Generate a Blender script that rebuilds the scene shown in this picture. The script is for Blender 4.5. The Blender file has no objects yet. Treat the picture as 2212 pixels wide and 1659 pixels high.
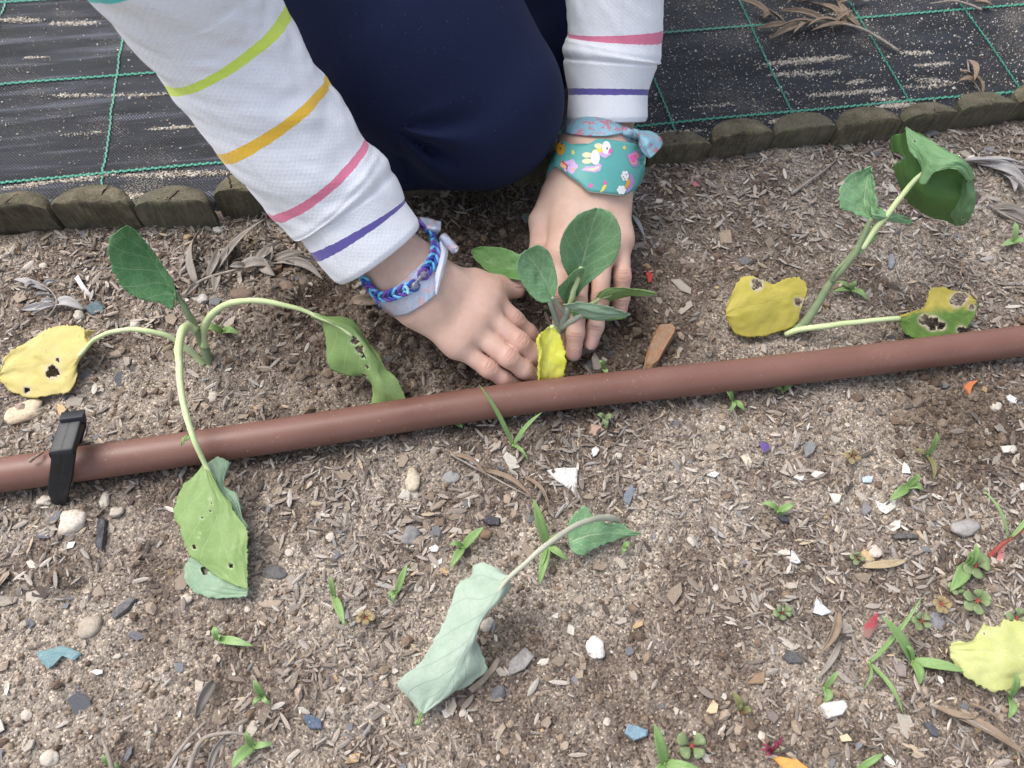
import bpy, math, random
import numpy as np
from mathutils import Vector, Matrix

random.seed(7)
RNG = np.random.default_rng(7)
scene = bpy.context.scene
COL = scene.collection

# ------------------------------------------------------------------ camera
W_D, H_D, FPX = 2212.0, 1659.0, 1662.0        # measuring frame of the photograph, focal length in its pixels
HCAM = 0.454                                   # metres above the bed
down = np.array([-0.0287, 0.4873, 0.8728]); down /= np.linalg.norm(down)   # straight down, in camera x-right y-down z-forward
exw = np.array([1.0, 0, 0]) - down[0] * down; exw /= np.linalg.norm(exw)
ezw = -down
eyw = np.cross(ezw, exw)
R_CW = np.array([exw, eyw, ezw])               # camera(x right,y down,z fwd) -> world
CAMPOS = np.array([0.0, 0.0, HCAM])

cam_data = bpy.data.cameras.new('camera')
cam_data.sensor_width = 36.0
cam_data.lens = FPX / W_D * 36.0
cam_data.clip_start = 0.01
cam_data.clip_end = 400.0
cam_data.dof.use_dof = True
cam_data.dof.focus_distance = 0.50
cam_data.dof.aperture_fstop = 13.0
cam = bpy.data.objects.new('camera', cam_data)
COL.objects.link(cam)
xb = R_CW @ np.array([1.0, 0, 0]); yb = R_CW @ np.array([0, -1.0, 0]); zb = R_CW @ np.array([0, 0, -1.0])
cam.matrix_world = Matrix(((xb[0], yb[0], zb[0], 0), (xb[1], yb[1], zb[1], 0), (xb[2], yb[2], zb[2], HCAM), (0, 0, 0, 1)))
scene.camera = cam

# ------------------------------------------------------------------ sky and sun (bright overcast)
SUN_EL, SUN_AZ = math.radians(60), math.radians(-62)    # azimuth from +Y towards +X
world = bpy.data.worlds.new('World'); scene.world = world; world.use_nodes = True
wn = world.node_tree; wn.nodes.clear()
sky = wn.nodes.new('ShaderNodeTexSky'); sky.sky_type = 'NISHITA'; sky.sun_disc = False
sky.sun_elevation = SUN_EL; sky.sun_rotation = SUN_AZ; sky.dust_density = 4.0; sky.air_density = 1.0
hsv = wn.nodes.new('ShaderNodeHueSaturation'); hsv.inputs['Saturation'].default_value = 0.58
bgn = wn.nodes.new('ShaderNodeBackground'); bgn.inputs['Strength'].default_value = 0.15
wo = wn.nodes.new('ShaderNodeOutputWorld')
wn.links.new(sky.outputs[0], hsv.inputs['Color']); wn.links.new(hsv.outputs[0], bgn.inputs['Color']); wn.links.new(bgn.outputs[0], wo.inputs[0])
sund = bpy.data.lights.new('sun', 'SUN'); sund.energy = 1.2; sund.angle = math.radians(40); sund.color = (1.0, 0.98, 0.955)
sun = bpy.data.objects.new('sun', sund); COL.objects.link(sun)
sdir = Vector((math.sin(SUN_AZ) * math.cos(SUN_EL), math.cos(SUN_AZ) * math.cos(SUN_EL), math.sin(SUN_EL)))
sun.rotation_euler = sdir.to_track_quat('Z', 'Y').to_euler(); sun.location = sdir * 5
vs = scene.view_settings
vs.view_transform = 'Standard'; vs.look = 'None'; vs.exposure = 0.86; vs.gamma = 1.0
try: vs.use_curve_mapping = False
except Exception: pass
scene.cycles.use_denoising = True
scene.cycles.max_bounces = 6
scene.cycles.transparent_max_bounces = 6

# ------------------------------------------------------------------ pixel helpers
def ray(x, y):
    c = np.array([(x - W_D / 2) / FPX, (y - H_D / 2) / FPX, 1.0])
    return R_CW @ c
def P(x, y, z=0.0):
    """point of the photograph (measuring frame) at height z in cm"""
    d = ray(x, y); t = (z * 0.01 - HCAM) / d[2]
    return CAMPOS + t * d
def mpp(x, y, z=0.0):
    d = ray(x, y); t = (z * 0.01 - HCAM) / d[2]
    return t / FPX
def project(p):
    q = (np.asarray(p) - CAMPOS) @ R_CW
    return np.stack([q[..., 0] / q[..., 2] * FPX + W_D / 2, q[..., 1] / q[..., 2] * FPX + H_D / 2], -1)
def Z(x0, y0, s):
    return lambda x, y, z=0.0: (x0 + s * x, y0 + s * y, z)
zC = Z(932.6, 438.9, .248); zR = Z(1481.3, 246.9, .3307); zL = Z(1865.3, 246.9, .215); zQ = Z(0, 438.9, .4133)
zY = Z(0, 548.6, .2315); zF = Z(329.2, 960.0, .215); z6 = Z(822.9, 1042.3, .3306); zB3 = Z(1426.4, 1206.9, .3552)
zB2 = Z(1426.4, 822.9, .3552); zB1 = Z(0, 987.5, .4048); zB4 = Z(768, 822.9, .3224); z7 = Z(1371.5, 0, .38); z8 = Z(0, 0, .3224)
zW = Z(1179.5, 246.9, .1323); zV = Z(768.1, 466.3, .1488); zK = Z(0, 822.9, .1984); z1 = Z(740.6, 411.5, .3224)

# ------------------------------------------------------------------ numeric noise
def _hash(ix, iy, s):
    v = np.sin(ix * 127.1 + iy * 311.7 + s * 74.7) * 43758.5453
    return v - np.floor(v)
def vnoise(x, y, s=0):
    x = np.asarray(x, float); y = np.asarray(y, float)
    ix = np.floor(x); iy = np.floor(y); fx = x - ix; fy = y - iy
    fx = fx * fx * (3 - 2 * fx); fy = fy * fy * (3 - 2 * fy)
    a = _hash(ix, iy, s); b = _hash(ix + 1, iy, s); c = _hash(ix, iy + 1, s); d = _hash(ix + 1, iy + 1, s)
    return (a * (1 - fx) + b * fx) * (1 - fy) + (c * (1 - fx) + d * fx) * fy
def fbm(x, y, s=0, o=3):
    r = 0; a = 1; t = 0
    for i in range(o):
        r = r + a * vnoise(x * 2 ** i, y * 2 ** i, s + i * 3); t += a; a *= .5
    return r / t
def smooth(a, b, x):
    t = np.clip((x - a) / (b - a), 0, 1); return t * t * (3 - 2 * t)

# ------------------------------------------------------------------ mesh + object helpers
def mesh_from(name, verts, faces, uv=None, smooth_shade=True, attrs=None, mats=(), fmat=None, col=None):
    me = bpy.data.meshes.new(name)
    verts = np.asarray(verts, np.float32)
    if isinstance(faces, np.ndarray):
        n, k = faces.shape
        me.vertices.add(len(verts)); me.vertices.foreach_set('co', verts.ravel())
        me.loops.add(n * k); me.loops.foreach_set('vertex_index', faces.astype(np.int32).ravel())
        me.polygons.add(n); me.polygons.foreach_set('loop_start', np.arange(0, n * k, k, dtype=np.int32))
        me.update(calc_edges=True)
    else:
        me.from_pydata(verts.tolist(), [], [list(f) for f in faces])
    nl = len(me.loops)
    if uv is not None:
        lay = me.uv_layers.new(name='UVMap')
        li = np.zeros(nl, np.int32); me.loops.foreach_get('vertex_index', li)
        lay.data.foreach_set('uv', np.asarray(uv, np.float32)[li].ravel())
    if attrs:
        for k_, a in attrs.items():
            at = me.attributes.new(k_, 'FLOAT', 'POINT'); at.data.foreach_set('value', np.asarray(a, np.float32))
    if col is not None:
        at = me.attributes.new('tone', 'FLOAT_COLOR', 'POINT')
        c4 = np.ones((len(verts), 4), np.float32); c4[:, :3] = col; at.data.foreach_set('color', c4.ravel())
    for m in mats: me.materials.append(m)
    if fmat is not None: me.polygons.foreach_set('material_index', np.asarray(fmat, np.int32))
    me.polygons.foreach_set('use_smooth', np.full(len(me.polygons), bool(smooth_shade)))
    me.update()
    return me
def link(name, me, parent=None):
    o = bpy.data.objects.new(name, me); COL.objects.link(o)
    if parent is not None:
        o.parent = parent
        if parent.type == 'EMPTY' or parent.location.length > 0:
            o.matrix_parent_inverse = parent.matrix_basis.inverted()
    return o
def tag(o, label, cat, group=None):
    o['label'] = label; o['category'] = cat
    if group: o['group'] = group
    return o
def thing(name, label, cat, loc=(0, 0, 0), group=None):
    o = bpy.data.objects.new(name, None); COL.objects.link(o); o.location = Vector([float(v) for v in loc]); o.empty_display_size = .01
    return tag(o, label, cat, group)
def solid(o, th, off=0.0, moff=0):
    m = o.modifiers.new('thickness', 'SOLIDIFY'); m.thickness = th; m.offset = off; m.material_offset = moff; m.material_offset_rim = 0
    return o

def catmull(pts, n):
    p = np.asarray(pts, float)
    if len(p) == 1: return np.repeat(p, n, 0)
    e = np.vstack([2 * p[0] - p[1], p, 2 * p[-1] - p[-2]])
    t = np.linspace(0, len(p) - 1, n); i = np.clip(t.astype(int), 0, len(p) - 2); f = (t - i)[:, None]
    a, b, c, d = e[i], e[i + 1], e[i + 2], e[i + 3]
    return .5 * (2 * b + (c - a) * f + (2 * a - 5 * b + 4 * c - d) * f * f + (3 * b - a - 3 * c + d) * f ** 3)
def arc_resample(p, n):
    d = np.r_[0, np.cumsum(np.linalg.norm(np.diff(p, axis=0), axis=1))]
    s = np.linspace(0, d[-1], n)
    return np.stack([np.interp(s, d, p[:, k]) for k in range(p.shape[1])], 1)
def grid_faces(nu, nv, close_v=False):
    i, j = np.meshgrid(np.arange(nu - 1), np.arange(nv if close_v else nv - 1), indexing='ij')
    j2 = (j + 1) % nv
    return np.stack([i * nv + j, (i + 1) * nv + j, (i + 1) * nv + j2, i * nv + j2], -1).reshape(-1, 4)
def frames(path):
    T = np.gradient(path, axis=0); T /= np.linalg.norm(T, axis=1)[:, None] + 1e-12
    a = np.array([0, 0, 1.0]) if abs(T[0, 2]) < .9 else np.array([1.0, 0, 0])
    N = np.zeros_like(T)
    n = np.cross(T[0], a); n /= np.linalg.norm(n)
    for i in range(len(T)):
        n = n - T[i] * (n @ T[i]); n /= np.linalg.norm(n); N[i] = n
    return T, N, np.cross(T, N)
def tube_arrays(path, rad, ns=10, cap=True, flat=1.0):
    path = np.asarray(path, float); n = len(path); rad = np.broadcast_to(np.asarray(rad, float), (n,))
    T, N, B = frames(path)
    a = np.linspace(0, 2 * np.pi, ns, endpoint=False)
    v = path[:, None] + rad[:, None, None] * (np.cos(a)[None, :, None] * N[:, None] + flat * np.sin(a)[None, :, None] * B[:, None])
    v = v.reshape(-1, 3); f = grid_faces(n, ns, True)[:, ::-1]
    uv = np.stack(np.meshgrid(np.linspace(0, 1, n), np.linspace(0, 1, ns), indexing='ij'), -1).reshape(-1, 2)
    if cap:
        v = np.vstack([v, path[0] - T[0] * rad[0] * .3, path[-1] + T[-1] * rad[-1] * .5]); uv = np.vstack([uv, [0, .5], [1, .5]])
        k = n * ns; j = np.arange(ns); j2 = (j + 1) % ns
        f = np.vstack([f, np.stack([np.full(ns, k), j2, j, j], 1)[:, [0, 1, 2, 2]], np.stack([np.full(ns, k + 1), (n - 1) * ns + j, (n - 1) * ns + j2, (n - 1) * ns + j2], 1)])
    return v, f, uv
def tri_clean(f):
    return [list(dict.fromkeys(q)) for q in f.tolist()]
def tube(name, path, rad, mats, parent=None, ns=10, flat=1.0):
    v, f, uv = tube_arrays(path, rad, ns, True, flat)
    return link(name, mesh_from(name, v, tri_clean(f), uv, mats=[mats]), parent)
def pts3(l): return np.array([P(*q) for q in l])

# ------------------------------------------------------------------ material helpers
def new_mat(name):
    m = bpy.data.materials.new(name); m.use_nodes = True
    nt = m.node_tree; b = nt.nodes['Principled BSDF']
    return m, nt, b
def nd(nt, typ, ins=None, **kw):
    n = nt.nodes.new(typ)
    for k, v in kw.items(): setattr(n, k, v)
    for k, v in (ins or {}).items():
        if isinstance(v, bpy.types.NodeSocket): nt.links.new(v, n.inputs[k])
        else: n.inputs[k].default_value = v
    return n
def lk(nt, a, b): nt.links.new(a, b)
def mth(nt, op, a, b=None, c=None, clamp=False):
    n = nt.nodes.new('ShaderNodeMath'); n.operation = op; n.use_clamp = clamp
    for i, v in enumerate((a, b, c)):
        if v is None: continue
        if isinstance(v, bpy.types.NodeSocket): nt.links.new(v, n.inputs[i])
        else: n.inputs[i].default_value = v
    return n.outputs[0]
def mixc(nt, f, a, b, mode='MIX'):
    n = nt.nodes.new('ShaderNodeMix'); n.data_type = 'RGBA'; n.blend_type = mode
    for i, v in ((0, f), (6, a), (7, b)):
        if isinstance(v, bpy.types.NodeSocket): nt.links.new(v, n.inputs[i])
        else: n.inputs[i].default_value = v if i == 0 else (*v[:3], 1)
    return n.outputs[2]
def ramp(nt, f, stops):
    n = nt.nodes.new('ShaderNodeValToRGB'); lk(nt, f, n.inputs[0]); e = n.color_ramp.elements
    while len(e) > 1: e.remove(e[-1])
    for i, (p, c) in enumerate(stops):
        el = e[0] if i == 0 else e.new(p)
        el.position = p; el.color = (*c, 1) if len(c) == 3 else c
    return n.outputs[0]
def noise(nt, scale, detail=3, rough=.55, vec=None, dist=0.0):
    n = nd(nt, 'ShaderNodeTexNoise', {'Scale': scale, 'Detail': detail, 'Roughness': rough, 'Distortion': dist})
    if vec is not None: lk(nt, vec, n.inputs['Vector'])
    return n.outputs[0]
def objco(nt): return nt.nodes.new('ShaderNodeTexCoord').outputs['Object']
def bump(nt, b, h, strength=.3, dist=.001, prev=None):
    n = nd(nt, 'ShaderNodeBump', {'Height': h, 'Strength': strength, 'Distance': dist})
    if prev is not None: lk(nt, prev, n.inputs['Normal'])
    lk(nt, n.outputs[0], b.inputs['Normal']); return n.outputs[0]
def attr(nt, name, out='Fac'): 
    n = nt.nodes.new('ShaderNodeAttribute'); n.attribute_name = name; return n.outputs[out]

def simple_mat(name, c1, c2, scale=60, rough=.7, bscale=300, bstr=.3, bdist=.0006, spec=.3, detail=4):
    m, nt, b = new_mat(name); co = objco(nt)
    f = noise(nt, scale, detail, .6, co)
    lk(nt, mixc(nt, ramp(nt, f, [(.3, (0, 0, 0)), (.7, (1, 1, 1))]), c1, c2), b.inputs['Base Color'])
    b.inputs['Roughness'].default_value = rough; b.inputs['Specular IOR Level'].default_value = spec
    if bstr: bump(nt, b, noise(nt, bscale, 4, .65, co), bstr, bdist)
    return m
def tone_mat(name, rough=.85, grain=900, amt=.35, spec=.2):
    """colour comes from the piece's own tone attribute, with fine grain"""
    m, nt, b = new_mat(name); co = objco(nt)
    c = attr(nt, 'tone', 'Color')
    g = noise(nt, grain, 3, .6, co)
    lk(nt, mixc(nt, amt, c, mixc(nt, 1.0, c, ramp(nt, g, [(.25, (.35, .35, .35)), (.75, (1.5, 1.5, 1.5))]), 'MULTIPLY')), b.inputs['Base Color'])
    b.inputs['Roughness'].default_value = rough; b.inputs['Specular IOR Level'].default_value = spec
    bump(nt, b, g, .25, .0004)
    return m

# ================================================================== GROUND
LOGA, LOGB = P(230, 492)[:2], P(1990, 290)[:2]            # line of the log edging on the soil
_ld = (LOGB - LOGA) / np.linalg.norm(LOGB - LOGA); _ln = np.array([-_ld[1], _ld[0]])
def beyond(x, y): return (x - LOGA[0]) * _ln[0] + (y - LOGA[1]) * _ln[1]      # >0: on the mat side
HOLE = P(1200, 720)[:2]                                   # where the hands press the soil
MOUNDS = [(P(640, 640), .016, .010), (P(760, 690), .016, .008), (P(900, 760), .022, .007), (P(800, 730), .02, .006), (P(560, 690), .02, .004), (P(1010, 470), .03, .004), (P(1290, 815), .012, .004)]
def soil_h(x, y):
    x = np.asarray(x, float); y = np.asarray(y, float)
    h = .0052 * (fbm(x * 22, y * 22, 1, 3) - .5) + .0048 * (fbm(x * 85, y * 85, 5, 2) - .5) + .0030 * (fbm(x * 260, y * 260, 9, 2) - .5)
    for p, s, a in MOUNDS:
        g = np.exp(-((x - p[0]) ** 2 + (y - p[1]) ** 2) / (2 * s * s))
        h = h + a * g * (.55 + .9 * fbm(x * 130, y * 130, 17, 2))
    d2 = (x - HOLE[0]) ** 2 + (y - HOLE[1]) ** 2
    h = h - .007 * np.exp(-d2 / (2 * .022 ** 2))
    bd = beyond(x, y)
    h = h * (1 - smooth(.0, .02, bd)) - .012 * smooth(.0, .02, bd)
    return h
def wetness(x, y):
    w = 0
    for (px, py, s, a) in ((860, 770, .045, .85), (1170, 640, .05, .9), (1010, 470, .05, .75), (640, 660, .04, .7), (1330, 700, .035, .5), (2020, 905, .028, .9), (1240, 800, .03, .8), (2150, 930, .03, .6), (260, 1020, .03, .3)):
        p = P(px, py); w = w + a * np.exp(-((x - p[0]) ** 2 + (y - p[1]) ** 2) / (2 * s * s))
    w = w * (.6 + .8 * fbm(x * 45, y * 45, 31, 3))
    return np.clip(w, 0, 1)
def sandiness(x, y): return smooth(.46, .68, fbm(x * 16 + 3, y * 16, 41, 3))
def axis(lo, hi, st, far):
    a = np.arange(lo, hi, st)
    g = np.array([.02, .06, .15, .4, 1, 3, 10, 40, far])
    return np.r_[(lo - g)[::-1], a, hi + g]
gx = axis(-.62, .68, .0019, 120); gy = axis(-.13, .62, .0019, 120)
GX, GY = np.meshgrid(gx, gy, indexing='ij')
fx_, fy_ = GX.ravel(), GY.ravel()
gz = soil_h(fx_, fy_)
me = mesh_from('ground', np.stack([fx_, fy_, gz], 1), grid_faces(len(gx), len(gy)), attrs={'wet': wetness(fx_, fy_), 'sandy': sandiness(fx_, fy_)})
m, nt, b = new_mat('soil'); co = objco(nt)
n1 = noise(nt, 38, 5, .65, co); n2 = noise(nt, 230, 4, .7, co)
base = ramp(nt, n1, [(.30, (.105, .081, .066)), (.50, (.180, .145, .119)), (.70, (.290, .248, .208))])
base = mixc(nt, mth(nt, 'MULTIPLY', attr(nt, 'sandy'), .65), base, (.385, .338, .286))
vor = nd(nt, 'ShaderNodeTexVoronoi', {'Scale': 820.0, 'Randomness': 1.0}); lk(nt, co, vor.inputs['Vector'])
sep = nd(nt, 'ShaderNodeSeparateColor', {0: vor.outputs['Color']})
grain = ramp(nt, sep.outputs[0], [(0, (.35, .33, .31)), (.25, (.75, .72, .70)), (.6, (1, 1, 1)), (.86, (1.25, 1.22, 1.15)), (.97, (1.9, 1.85, 1.75))])
base = mixc(nt, 1.0, base, grain, 'MULTIPLY')
base = mixc(nt, ramp(nt, n2, [(.35, (.7, .7, .7)), (.5, (0, 0, 0))]), base, mixc(nt, 1.0, base, (.45, .42, .40), 'MULTIPLY'))
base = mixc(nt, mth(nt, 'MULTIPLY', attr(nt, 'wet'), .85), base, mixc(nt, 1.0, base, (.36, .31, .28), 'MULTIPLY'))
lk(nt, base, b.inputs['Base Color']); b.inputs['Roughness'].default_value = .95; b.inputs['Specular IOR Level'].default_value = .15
bh = mth(nt, 'ADD', mth(nt, 'MULTIPLY', vor.outputs['Distance'], -.6), mth(nt, 'MULTIPLY', n2, 1.4))
bump(nt, b, bh, .7, .0016)
me.materials.append(m)
ground = link('ground', me); ground['kind'] = 'structure'

# ================================================================== WEED MAT
zmat = .1
mA0, mA1 = P(0, 400, zmat), P(2212, 197.5, zmat)          # near green line
mB0, mB1 = P(0, 181, zmat), P(2212, 17, zmat)             # next green line
mu = (mA1 - mA0); mu /= np.linalg.norm(mu); mv = np.array([-mu[1], mu[0], 0.0])
MO = mA0
rowd = float(np.mean([(mB0 - MO) @ mv, (mB1 - MO) @ mv]))
def mat_h(u, v):
    left = 1 - smooth(.25, .55, u)
    w = .0016 * (fbm(u * 6, v * 26 + .6 * np.sin(u * 9), 61, 2) - .5) * (.35 + 1.6 * left)
    w = w + .0022 * left * np.maximum(0, np.sin(v * 95 + 2.2 * fbm(u * 5, v * 3, 66, 2))) ** 4
    return .001 + w
def mat_pt(u, v, lift=0.0):
    u = np.asarray(u, float); v = np.asarray(v, float)
    p = MO[None] + u.ravel()[:, None] * mu + v.ravel()[:, None] * mv
    p[:, 2] = mat_h(u.ravel(), v.ravel()) + lift
    return p
uu = np.arange(-.80, 1.75, .006); vv = np.arange(-.075, .75, .003)
U, V = np.meshgrid(uu, vv, indexing='ij')
mp = mat_pt(U, V); keep_edge = beyond(mp[:, 0], mp[:, 1])
mp[:, 2] = np.where(keep_edge < .012, -.006, mp[:, 2])
m, nt, b = new_mat('woven_black_plastic')
tc = nt.nodes.new('ShaderNodeTexCoord').outputs['UV']
sx = nd(nt, 'ShaderNodeSeparateXYZ', {0: tc})
wx = mth(nt, 'SINE', mth(nt, 'MULTIPLY', sx.outputs[0], 2 * math.pi / .0026)); wy = mth(nt, 'SINE', mth(nt, 'MULTIPLY', sx.outputs[1], 2 * math.pi / .0030))
weave = mth(nt, 'MULTIPLY', wx, wy); ribs = mth(nt, 'ABSOLUTE', wx)
wear = noise(nt, 9, 5, .6, nd(nt, 'ShaderNodeMapping', {0: tc, 'Scale': (1.0, 6.0, 1.0)}).outputs[0])
colr = mixc(nt, ramp(nt, wear, [(.35, (0, 0, 0)), (.75, (1, 1, 1))]), (.0095, .0105, .014), (.026, .029, .037))
weave_sheen = ramp(nt, noise(nt, 7, 4, .6, nd(nt, 'ShaderNodeMapping', {0: tc, 'Scale': (1.0, 13.0, 1.0)}).outputs[0]), [(.52, (0, 0, 0)), (.66, (1, 1, 1))])  # sheen of the weave painted into the colour as pale streaks
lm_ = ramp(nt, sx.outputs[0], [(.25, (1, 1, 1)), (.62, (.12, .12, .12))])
weave_sheen = mth(nt, 'MULTIPLY', mth(nt, 'MULTIPLY', weave_sheen, lm_), ramp(nt, mth(nt, 'ADD', mth(nt, 'MULTIPLY', weave, .5), .5), [(.42, (0, 0, 0)), (.62, (1, 1, 1))]))
colr = mixc(nt, mth(nt, 'MULTIPLY', weave_sheen, .75), colr, (.19, .20, .25))
dust = noise(nt, 700, 3, .7, tc); dpat = noise(nt, 14, 3, .6, tc)
dm = ramp(nt, mth(nt, 'MULTIPLY', dust, mth(nt, 'ADD', dpat, .45)), [(.58, (0, 0, 0)), (.66, (.6, .6, .6))])
colr = mixc(nt, dm, colr, (.34, .29, .23))
lk(nt, colr, b.inputs['Base Color']); b.inputs['Specular IOR Level'].default_value = .22
lk(nt, ramp(nt, wear, [(.3, (.62, .62, .62)), (.7, (.42, .42, .42))]), b.inputs['Roughness'])
bump(nt, b, mth(nt, 'ADD', weave, mth(nt, 'MULTIPLY', ribs, .5)), .55, .0005)
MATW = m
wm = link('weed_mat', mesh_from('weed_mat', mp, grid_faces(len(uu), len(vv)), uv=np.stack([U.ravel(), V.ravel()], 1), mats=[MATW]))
tag(wm, 'black woven plastic weed mat with a grid of green threads behind the log edging', 'weed mat')
GREEN = simple_mat('green_thread', (.022, .19, .125), (.04, .29, .19), 300, .45, 900, .2, .0003, .5)
def thread(path, w):
    """a woven-in flat green thread: a braid of short proud stitches"""
    p = arc_resample(path, max(8, int(np.linalg.norm(path[-1] - path[0]) / .0030)))
    T, N, B = frames(p)
    vs_, fs_ = [], []
    for i in range(len(p) - 1):
        t = T[i]; s = np.cross([0, 0, 1.0], t); s /= np.linalg.norm(s)
        off = s * w * .20 * (1 if i % 2 else -1)
        L = np.linalg.norm(p[i + 1] - p[i]) * .62
        c = (p[i] + p[i + 1]) / 2 + off
        k = len(vs_)
        for a, bb, h in ((-1, -.5, 0), (-1, .5, 0), (-.3, -.62, .0008), (-.3, .62, .0008), (.3, -.62, .0008), (.3, .62, .0008), (1, -.5, 0), (1, .5, 0)):
            vs_.append(c + t * a * L + s * bb * w * .8 + np.array([0, 0, h]))
        fs_ += [(k, k + 2, k + 3, k + 1), (k + 2, k + 4, k + 5, k + 3), (k + 4, k + 6, k + 7, k + 5)]
    return vs_, [f[::-1] for f in fs_]
def add_thread(us, vs0, w):
    q = mat_pt(us, vs0, .0006); ok = beyond(q[:, 0], q[:, 1]) > .016
    if ok.sum() < 4: return
    v, f = thread(q[ok], w); link('green_thread', mesh_from('green_thread', v, f, mats=[GREEN]), wm)
for k in range(-1, 5):
    us = np.linspace(-.78, 1.73, 420); add_thread(us, np.full_like(us, k * rowd) + .0015 * (vnoise(us * 12, us * 0 + k, 71) - .5), .0021)
ucross = [float((P(x, y, zmat) - MO) @ mu) for x, y in ((222, 403), (1450, 270), (1724, 240), (1968, 222), (2203, 196))]
du = (ucross[4] - ucross[1]) / 3
cr = [ucross[0], ucross[0] - du, ucross[0] - 2 * du, ucross[0] - 3 * du, ucross[0] - 4 * du] + [ucross[1] + du * i for i in range(-3, 7)]
for i, u0 in enumerate(cr):
    if u0 < ucross[0] + .06 and i > 4: continue
    vs1 = np.linspace(-.06, .74, 190); add_thread(u0 + .0022 * (vnoise(vs1 * 14, vs1 * 0 + i, 73) - .5), vs1, .0014)

# ================================================================== LOG EDGING
m, nt, b = new_mat('weathered_treated_pine'); co = objco(nt); gen = nt.nodes.new('ShaderNodeTexCoord').outputs['UV']
n1 = noise(nt, 55, 5, .65, co); n2 = noise(nt, 420, 4, .7, co)
oi = nt.nodes.new('ShaderNodeObjectInfo').outputs['Random']
cl = ramp(nt, n1, [(.28, (.050, .044, .032)), (.5, (.110, .096, .066)), (.72, (.190, .168, .120))])
cl = mixc(nt, mth(nt, 'MULTIPLY', oi, .55), cl, (.125, .115, .088))
st = nd(nt, 'ShaderNodeMapping', {0: co, 'Scale': (1, 1, .08)}).outputs[0]
grainv = noise(nt, 650, 3, .6, st)
cl = mixc(nt, .55, cl, mixc(nt, 1.0, cl, ramp(nt, grainv, [(.3, (.35, .33, .30)), (.65, (1.35, 1.3, 1.2))]), 'MULTIPLY'))
moss = ramp(nt, noise(nt, 130, 4, .7, co), [(.56, (0, 0, 0)), (.68, (.6, .6, .6))])
cl = mixc(nt, moss, cl, (.10, .125, .045))
cl = mixc(nt, ramp(nt, n2, [(.64, (0, 0, 0)), (.72, (.7, .7, .7))]), cl, (.36, .32, .25))
lk(nt, cl, b.inputs['Base Color']); b.inputs['Roughness'].default_value = .9; b.inputs['Specular IOR Level'].default_value = .2
bump(nt, b, mth(nt, 'ADD', n2, grainv), .55, .0012)
WOOD = m
CRACK = simple_mat('dark_wood_crack', (.018, .013, .008), (.03, .022, .014), 200, .95, 300, 0)
edging = thing('log_edging', 'row of low weathered half log posts edging the soil bed', 'edging', P(1100, 395))
def half_log(a, b2, ht, seed, lean=0.0):
    r = random.Random(seed)
    a = np.array(a); b2 = np.array(b2); c = (a + b2) / 2; w = np.linalg.norm(b2 - a) / 2 * .985
    ax = (b2 - a) / np.linalg.norm(b2 - a); ay = np.array([-ax[1], ax[0], 0.0])
    n = 22; ang = np.linspace(0, np.pi, n); dep = w * r.uniform(.82, .95)
    prof = [(math.cos(t) * w * (1 + .02 * math.sin(5 * t + seed)), math.sin(t) ** .9 * dep) for t in ang]
    fr = [(-w + 2 * w * (i + 1) / 7, 0) for i in range(6)]
    prof = prof + fr
    # rows: height fraction, inset from the edge, tilt of the top face
    rows = [(-.02, 0), (.003, 0), (ht * .5, 0), (ht * .80, .0), (ht * .90, .0020), (ht * .97, .0055), (ht * 1.0, .0105), (ht * 1.02, .017), (ht * 1.02, .024)]
    vs_ = []
    tiltx = r.uniform(-.04, .04)
    for z, ins in rows:
        for i, (px, py) in enumerate(prof):
            rr = math.hypot(px, py - dep * .0); k = max(0.0, 1 - ins / max(rr, 1e-4)) if rr > 0 else 1
            q = (px * k, max(py * k, 0.0 if z <= ht * .86 else ins * .12))
            jit = (vnoise(px * 300 + seed * 9, z * 300 + py * 200, seed) - .5) * .0012
            zz = z + (tiltx * q[0] - .10 * (q[1] - dep / 2) if z > .004 else 0)
            if z > .004: zz += (vnoise(q[0] * 180 + seed, q[1] * 180, seed + 3) - .5) * .0018
            vs_.append(c + ax * (q[0] + jit) + ay * (q[1] + jit + lean * zz) + np.array([0, 0, zz]))
    nv = len(prof); f = [list(q) for q in grid_faces(len(rows), nv, True)]
    f.append([(len(rows) - 1) * nv + i for i in range(nv)][::1])
    me_ = mesh_from('half_log', vs_, f, mats=[WOOD]); me_.set_sharp_from_angle(angle=.62)
    o = link('half_log', me_, edging)
    md = o.modifiers.new('round', 'BEVEL'); md.width = .0012; md.segments = 1; md.limit_method = 'ANGLE'; md.angle_limit = .9
    # drying cracks: thin dark wedges over the end grain and down the face
    for k in range(r.choice((0, 1, 1))):
        x0 = r.uniform(-.5, .5) * w; y1 = dep * r.uniform(.45, .8); x1 = x0 + r.uniform(-.35, .35) * w
        pts = []
        for t in np.linspace(0, 1, 9):
            px = x0 + (x1 - x0) * t + r.uniform(-.0008, .0008); py = .0035 + y1 * t
            zz = ht * 1.02 + tiltx * px - .10 * (py - dep / 2) - .0012 - .0015 * (t > .85)
            pts.append(c + ax * px + ay * (py + lean * zz) + np.array([0, 0, zz + .0007]))
        tube('crack', np.array(pts), np.linspace(.0007, .0002, 9), CRACK, o, 5)
    return o
logs = [(-170, -8, 508, 499), (-4, 138, 500, 496), (141, 309, 494, 492), (312, 474, 493, 489), (479, 640, 470, 459), (643, 800, 455, 440), (803, 955, 437, 423), (958, 1105, 421, 406), (1108, 1250, 404, 386),
        (1253, 1390, 384, 366), (1392, 1522, 362, 350), (1526, 1657, 343, 326), (1660, 1790, 322, 310), (1794, 1928, 318, 302), (1931, 2045, 297, 283), (2050, 2168, 278, 264), (2172, 2292, 256, 242), (2296, 2420, 240, 224)]
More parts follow.
